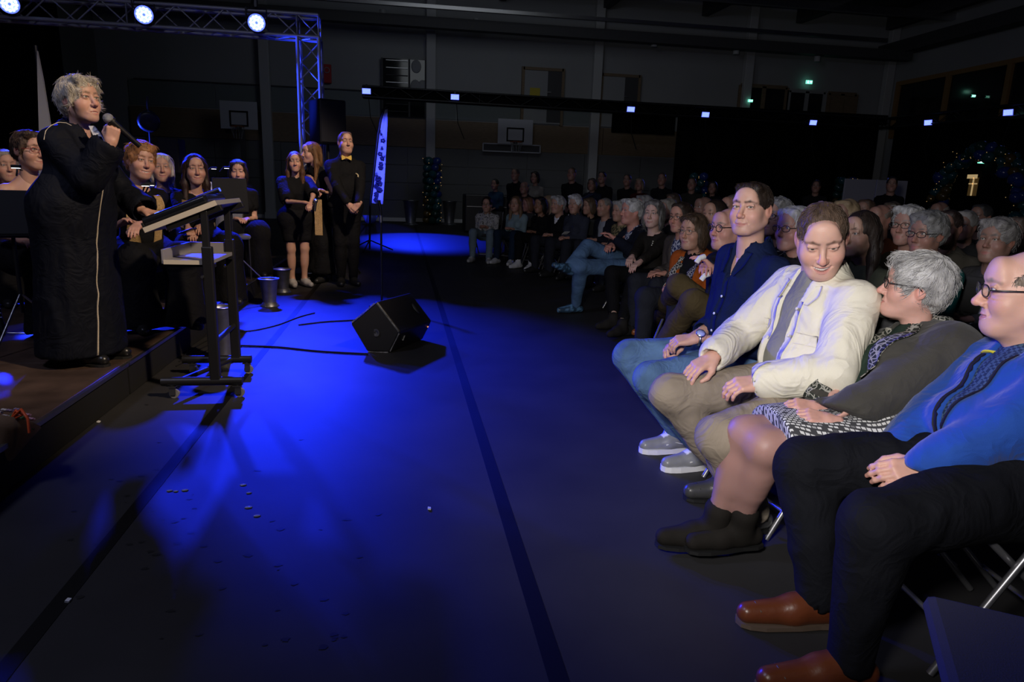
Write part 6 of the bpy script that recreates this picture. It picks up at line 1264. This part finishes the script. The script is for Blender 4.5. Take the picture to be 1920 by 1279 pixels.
aud('white haired man in a black pullover with white shirt collar sitting beside her', 1046, 384, 10.3, (-0.8, -0.6), (-0.85, -0.5, 0), sex='m', fat=0.5, hair=H('full', (0.42, 0.42, 0.42), 0.6), top=dict(kind='jacket', mat=BLK, inner=WHT, opening=((0.36, 0.5, 0.6), (0, 0.05, 0.06))), q='mid')
a = aud('old woman with curly white hair in a slate sweater holding a white card', 1078, 383, 9.8, (-0.8, -0.6), (-0.6, -0.8, -0.05), sex='f', fat=0.6, hair=H('curly', (0.52, 0.52, 0.53), 0.9), top=dict(mat=cloth((0.035, 0.04, 0.06)), o=0.014, collar=0.05), q='mid')
cd = D_(1061, 437, 9.55); o = MB().box(cd, (0.09, 0.004, 0.085), frame_z((0.3, -0.8, 0.5)), 0.001).build('white_card', M_paper); tag(o, 'white card on the lap of the old woman in the slate sweater', 'card')
aud('dim woman with brown hair sitting behind the slate sweater woman', 1105, 387, 10.6, (-0.9, -0.4), row=False, sex='f', hair=H('bob', (0.12, 0.08, 0.05)), top=dict(mat=BLK))
aud('bearded man in a dark jacket over a grey shirt in the second row', 1133, 388, 9.6, (-0.9, -0.4), row=False, sex='m', fat=0.4, hp=dict(stub=0.9), hair=H('thin', (0.22, 0.2, 0.18)), top=dict(kind='jacket', mat=cloth((0.012, 0.012, 0.02)), inner=cloth((0.30, 0.32, 0.36))))
aud('woman in a gold brocade jacket sitting beside the bearded man', 1163, 396, 8.8, (-0.9, -0.4), row=False, sex='f', fat=0.4, hair=H('full', (0.35, 0.34, 0.32), 0.8), top=dict(mat=BROC))
jx = aud('grey haired man with crossed legs in jeans and blue print shoes sitting in front', 1184, 397, 7.05, (-1, -0.1), (-0.97, -0.2, 0.02), sex='m', fat=0.4, skin=(0.55, 0.27, 0.21), q='mid', hair=H('full', (0.40, 0.40, 0.40), 0.55), top=dict(kind='jacket', mat=cloth((0.008, 0.010, 0.02)), inner=PAIS), legs=dict(mat=DENIM), seat=0.48,
    knees=[D_(1102, 462, 6.95), D_(1088, 500, 6.75)], ankles=[D_(1066, 500, 6.75), at_z(1080, 572, 0.085)], feetdir=[nrm(D_(1036, 495, 6.6)-D_(1066, 500, 6.75)+np.array((0, 0, 0.05))), np.array((-1, -0.2, 0))], shoes=dict(col=(0.06, 0.13, 0.22), sole=(0.02, 0.02, 0.03), print=True), wrists=[D_(1142, 462, 6.85), D_(1154, 448, 6.8)])
kl = aud('smiling woman with dark bob and silver necklace in black sitting beside the crossed legs', 1225, 402, 6.45, (-0.9, -0.42), (-0.62, -0.78, 0.02), sex='f', fat=0.3, q='near', hp=dict(smile=0.8, age=0.8), hair=H('bob', (0.05, 0.045, 0.042), 1.1, 0.35), top=dict(kind='tee', mat=cloth((0.016, 0.014, 0.012)), sleeve=0.95, nh=0.08, bvh=True), legs=dict(mat=BLK, len=0.85), shoes=dict(col=(0.02, 0.018, 0.017), boot=0.03), ankles=[at_z(1150, 600, 0.09), at_z(1166, 612, 0.10)], skin=(0.58, 0.38, 0.32), wrists=[D_(1172, 500, 6.1), D_(1180, 505, 6.05)])
g = MB()
for k in range(15): an_ = math.pi*(0.0+k/14); g.sphere(kl['B'](0.085*math.cos(an_), 0.105+0.02*math.sin(an_), 0.44-0.10*math.sin(an_)), 0.008 if k != 7 else 0.022, 5)
g.build('necklace', mat('necklace_silver', (0.7, 0.68, 0.6), 0.3, metal=0.6), kl['T'])
a = aud('dark haired man with glasses in a grey brown jacket and print scarf sitting next', 1277, 408, 5.9, (-0.95, -0.3), (-0.85, -0.5, -0.05), sex='m', q='mid', skin=(0.5, 0.26, 0.19), hp=dict(openm=0.3), hair=H('short', (0.03, 0.02, 0.015), 1.4), top=dict(kind='jacket', mat=cloth((0.06, 0.05, 0.045)), inner=PAIS), seat=0.46); add_glasses(a, lens=False)
a = aud('woman with brown bob and glasses in an orange cardigan and floral scarf sitting bent forward', 1300, 434, 5.1, (-0.85, -0.5), (-0.85, -0.52, -0.05), sex='f', fat=0.5, q='near', hp=dict(smile=0.2, age=0.6), hair=H('bob', (0.07, 0.045, 0.028), 0.9), top=dict(kind='jacket', mat=cloth((0.34, 0.075, 0.010)), inner=BLK, bvh=True), seat=0.44); add_glasses(a, (0.25, 0.18, 0.14), lens=False)
for s_ in (1, -1): front_strip(a, 'jacket', 'scarf', [(s_*0.06, 0.48), (s_*0.07, 0.36), (s_*0.05, 0.08)], [0.05, 0.07, 0.07], FLORAL, 0.012, 0.006, 20, 4)
BRN = cloth((0.085, 0.062, 0.028))
tm = aud('bald man with round glasses, dark tie and brown trousers sitting with folded arms', 1364, 428, 4.25, (-1, -0.15), (-0.93, -0.35, -0.03), sex='m', fat=0.5, q='near', skin=(0.56, 0.30, 0.24), hp=dict(age=0.8, smile=0.1), hair=H('ring', (0.25, 0.22, 0.2), 0.7), top=dict(kind='jacket', mat=cloth((0.010, 0.012, 0.022)), inner=WHT, opening=((0.20, 0.36, 0.5, 0.6), (0, 0.035, 0.05, 0.06)), bvh=True), legs=dict(mat=BRN, o=0.014), shoes=dict(col=(0.28, 0.085, 0.02), sole=(0.10, 0.05, 0.03)), seat=0.45,
    knees=[D_(1272, 535, 4.55), D_(1300, 566, 4.25)], ankles=[at_z(1226, 612, 0.09), (1.75, 4.5, 0.09)], feetdir=[np.array((-1, -0.1, 0)), np.array((-1, 0, 0))], wrists=[D_(1326, 500, 4.02), D_(1340, 506, 3.97)]); add_glasses(tm, None, 0.0022, True, lens=False)
front_strip(tm, 'shirt', 'tie', [(0, 0.46), (0, 0.36), (0, 0.2)], [0.035, 0.04, 0.06], cloth((0.008, 0.010, 0.02)), 0.006, 0.004, 14, 3)
for px, py in ((1312, 487), (1321, 520)): MB().tube([D_(px-6, py+5, 3.93), D_(px, py-3, 3.92), D_(px+9, py-6, 3.93)], 0.016, 8).build('white_cuff', WHT, tm['T'])
# ------------------------------------------------------------------ second row and beyond: hair and skin colours darkened in place of dimmer light
rows = [
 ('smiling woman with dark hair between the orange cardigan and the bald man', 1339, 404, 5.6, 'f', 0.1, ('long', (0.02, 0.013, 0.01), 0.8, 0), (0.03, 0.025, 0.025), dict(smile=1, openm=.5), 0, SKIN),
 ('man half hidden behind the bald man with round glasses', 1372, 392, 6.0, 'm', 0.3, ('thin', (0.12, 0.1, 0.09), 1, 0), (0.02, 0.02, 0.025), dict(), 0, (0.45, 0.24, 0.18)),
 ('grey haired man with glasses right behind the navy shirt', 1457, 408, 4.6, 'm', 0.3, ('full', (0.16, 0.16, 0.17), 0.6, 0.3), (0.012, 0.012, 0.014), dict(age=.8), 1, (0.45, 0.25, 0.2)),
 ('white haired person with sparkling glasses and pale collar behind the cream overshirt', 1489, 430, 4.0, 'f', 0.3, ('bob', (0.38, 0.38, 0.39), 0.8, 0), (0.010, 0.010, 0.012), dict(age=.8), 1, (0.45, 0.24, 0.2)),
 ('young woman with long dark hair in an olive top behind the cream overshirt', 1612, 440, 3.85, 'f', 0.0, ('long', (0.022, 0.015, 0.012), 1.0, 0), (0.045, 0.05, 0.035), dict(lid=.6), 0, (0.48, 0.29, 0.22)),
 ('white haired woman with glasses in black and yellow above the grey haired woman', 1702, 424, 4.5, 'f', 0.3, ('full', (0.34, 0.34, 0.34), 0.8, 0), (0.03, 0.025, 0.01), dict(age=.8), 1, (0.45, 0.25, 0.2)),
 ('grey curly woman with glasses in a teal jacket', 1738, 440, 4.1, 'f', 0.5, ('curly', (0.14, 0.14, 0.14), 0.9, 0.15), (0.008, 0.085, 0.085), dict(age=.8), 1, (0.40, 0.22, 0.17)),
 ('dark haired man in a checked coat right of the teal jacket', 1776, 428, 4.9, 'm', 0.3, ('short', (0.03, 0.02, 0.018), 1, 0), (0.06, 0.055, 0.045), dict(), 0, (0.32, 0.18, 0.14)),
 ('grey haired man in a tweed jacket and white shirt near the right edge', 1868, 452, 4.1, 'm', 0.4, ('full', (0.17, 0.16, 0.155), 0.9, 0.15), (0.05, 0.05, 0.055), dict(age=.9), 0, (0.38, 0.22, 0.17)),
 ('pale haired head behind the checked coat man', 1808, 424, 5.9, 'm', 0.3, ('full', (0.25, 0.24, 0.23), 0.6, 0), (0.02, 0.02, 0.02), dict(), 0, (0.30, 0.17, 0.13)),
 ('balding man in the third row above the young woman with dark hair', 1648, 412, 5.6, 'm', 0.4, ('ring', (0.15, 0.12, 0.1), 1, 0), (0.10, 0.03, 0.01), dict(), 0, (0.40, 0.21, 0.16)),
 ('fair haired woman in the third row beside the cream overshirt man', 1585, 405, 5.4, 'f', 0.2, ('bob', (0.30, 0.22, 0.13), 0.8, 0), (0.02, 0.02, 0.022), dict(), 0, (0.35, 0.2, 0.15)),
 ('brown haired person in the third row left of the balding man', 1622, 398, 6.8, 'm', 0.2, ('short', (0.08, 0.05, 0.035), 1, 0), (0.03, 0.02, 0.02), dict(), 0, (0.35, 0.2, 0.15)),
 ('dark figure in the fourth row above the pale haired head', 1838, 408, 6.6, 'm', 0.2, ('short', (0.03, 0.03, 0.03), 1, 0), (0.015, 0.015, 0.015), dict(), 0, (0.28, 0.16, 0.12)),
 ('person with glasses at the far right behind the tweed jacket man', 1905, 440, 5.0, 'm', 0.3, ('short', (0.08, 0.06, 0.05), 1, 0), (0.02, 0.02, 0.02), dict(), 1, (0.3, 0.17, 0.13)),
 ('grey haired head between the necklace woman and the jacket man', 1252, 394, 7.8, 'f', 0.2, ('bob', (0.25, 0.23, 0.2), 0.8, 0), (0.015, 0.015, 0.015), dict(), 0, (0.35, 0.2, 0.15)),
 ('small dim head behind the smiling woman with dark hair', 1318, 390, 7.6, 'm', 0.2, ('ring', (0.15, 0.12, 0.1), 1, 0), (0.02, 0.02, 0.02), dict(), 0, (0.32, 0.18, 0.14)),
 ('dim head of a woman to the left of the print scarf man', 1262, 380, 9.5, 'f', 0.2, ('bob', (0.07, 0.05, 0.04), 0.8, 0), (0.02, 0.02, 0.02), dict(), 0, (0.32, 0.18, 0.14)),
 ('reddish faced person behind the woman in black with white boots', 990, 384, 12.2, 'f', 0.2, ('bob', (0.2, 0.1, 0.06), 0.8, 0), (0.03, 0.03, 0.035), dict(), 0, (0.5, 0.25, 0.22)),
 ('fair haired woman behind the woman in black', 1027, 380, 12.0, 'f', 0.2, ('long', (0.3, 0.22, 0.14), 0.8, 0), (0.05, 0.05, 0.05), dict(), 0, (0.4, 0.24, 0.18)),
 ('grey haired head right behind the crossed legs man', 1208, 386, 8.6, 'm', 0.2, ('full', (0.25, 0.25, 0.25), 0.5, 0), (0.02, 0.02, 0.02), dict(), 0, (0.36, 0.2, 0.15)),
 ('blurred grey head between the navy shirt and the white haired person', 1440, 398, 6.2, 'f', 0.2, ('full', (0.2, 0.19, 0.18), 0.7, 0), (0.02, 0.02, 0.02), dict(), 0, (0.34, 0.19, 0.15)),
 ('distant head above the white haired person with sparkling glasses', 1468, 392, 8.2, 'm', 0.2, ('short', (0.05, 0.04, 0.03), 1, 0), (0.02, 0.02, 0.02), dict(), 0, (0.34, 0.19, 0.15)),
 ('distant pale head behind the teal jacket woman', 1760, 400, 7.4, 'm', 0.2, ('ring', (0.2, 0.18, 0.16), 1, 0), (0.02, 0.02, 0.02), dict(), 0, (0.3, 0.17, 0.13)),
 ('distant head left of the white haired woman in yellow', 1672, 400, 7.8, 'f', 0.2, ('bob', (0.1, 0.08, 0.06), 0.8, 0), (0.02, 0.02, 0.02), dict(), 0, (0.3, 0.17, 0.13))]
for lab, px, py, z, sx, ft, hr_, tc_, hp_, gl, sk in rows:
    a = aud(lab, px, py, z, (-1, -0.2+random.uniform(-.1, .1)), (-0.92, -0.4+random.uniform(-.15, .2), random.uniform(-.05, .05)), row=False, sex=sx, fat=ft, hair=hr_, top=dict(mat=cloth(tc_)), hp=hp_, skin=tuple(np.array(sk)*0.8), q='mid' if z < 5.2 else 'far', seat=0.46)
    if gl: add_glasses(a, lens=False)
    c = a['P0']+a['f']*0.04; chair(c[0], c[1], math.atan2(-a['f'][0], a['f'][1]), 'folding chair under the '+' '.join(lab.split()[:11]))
# ------------------------------------------------------------------ people standing along the far end
stand = [
 (928, 346, 16.5, 'f', (0.02, 0.05, 0.10), 'woman in blue standing behind the flight case', ('updo', (0.02, 0.02, 0.02), 1, 0)), (966, 327, 15.0, 'm', (0.008, 0.008, 0.009), 'big man in black standing behind the blonde woman', ('short', (0.1, 0.08, 0.07), 1, 0)),
 (1003, 333, 15.2, 'f', (0.22, 0.21, 0.20), 'woman in a pale cardigan standing at the far end', ('bob', (0.02, 0.015, 0.015), 1, 0)), (983, 352, 14.0, 'm', (0.02, 0.02, 0.02), 'older man standing in front of the pale cardigan woman', ('ring', (0.2, 0.18, 0.16), 1, 0)),
 (1072, 326, 13.6, 'm', (0.008, 0.009, 0.012), 'broad man in black with reddish face standing above the white haired man', ('thin', (0.1, 0.07, 0.05), 1, 0)), (1110, 346, 14.6, 'f', (0.02, 0.025, 0.05), 'woman with a blue leaflet standing beside the broad man', ('bob', (0.08, 0.06, 0.05), 1, 0)),
 (1129, 333, 14.8, 'm', (0.010, 0.010, 0.012), 'dark haired man standing right of the leaflet woman', ('short', (0.02, 0.015, 0.015), 1, 0)), (1176, 338, 14.8, 'm', (0.012, 0.012, 0.012), 'man in dark plaid standing in the middle of the back row', ('short', (0.06, 0.05, 0.04), 1, 0)),
 (1199, 346, 14.2, 'f', (0.06, 0.012, 0.012), 'woman in dark red standing in the back row', ('bob', (0.2, 0.16, 0.12), 1, 0)), (1241, 336, 13.8, 'm', (0.010, 0.011, 0.014), 'tall man in a dark coat over a blue shirt standing by the curtain edge', ('thin', (0.08, 0.06, 0.05), 1, 0)),
 (1297, 345, 13.6, 'm', (0.03, 0.03, 0.026), 'man in grey green standing before the blue topped balloons', ('thin', (0.08, 0.06, 0.05), 1, 0)), (1336, 352, 14.2, 'f', (0.012, 0.012, 0.013), 'dim woman standing left of the navy shirt man', ('bob', (0.03, 0.02, 0.02), 1, 0)),
 (1530, 350, 13.6, 'm', (0.014, 0.014, 0.015), 'dim man standing above the cream overshirt man', ('short', (0.04, 0.03, 0.03), 1, 0)), (1672, 346, 11.5, 'm', (0.006, 0.006, 0.007), 'dark silhouette of a man standing before the white board', ('short', (0.02, 0.02, 0.02), 1, 0))]
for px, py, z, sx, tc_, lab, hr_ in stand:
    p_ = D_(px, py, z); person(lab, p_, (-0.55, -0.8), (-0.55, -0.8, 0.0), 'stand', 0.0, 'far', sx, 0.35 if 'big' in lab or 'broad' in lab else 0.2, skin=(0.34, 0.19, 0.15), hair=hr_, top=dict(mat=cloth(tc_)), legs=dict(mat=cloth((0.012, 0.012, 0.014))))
lf = D_(1101, 369, 14.2); o = MB().box(lf, (0.16, 0.004, 0.2), frame_z((0.6, -0.7, 0.5)), 0.001).build('leaflet', mat('leaflet_blue', (0.15, 0.2, 0.5), 0.6)); tag(o, 'blue leaflet held by the standing woman at the far end', 'leaflet')
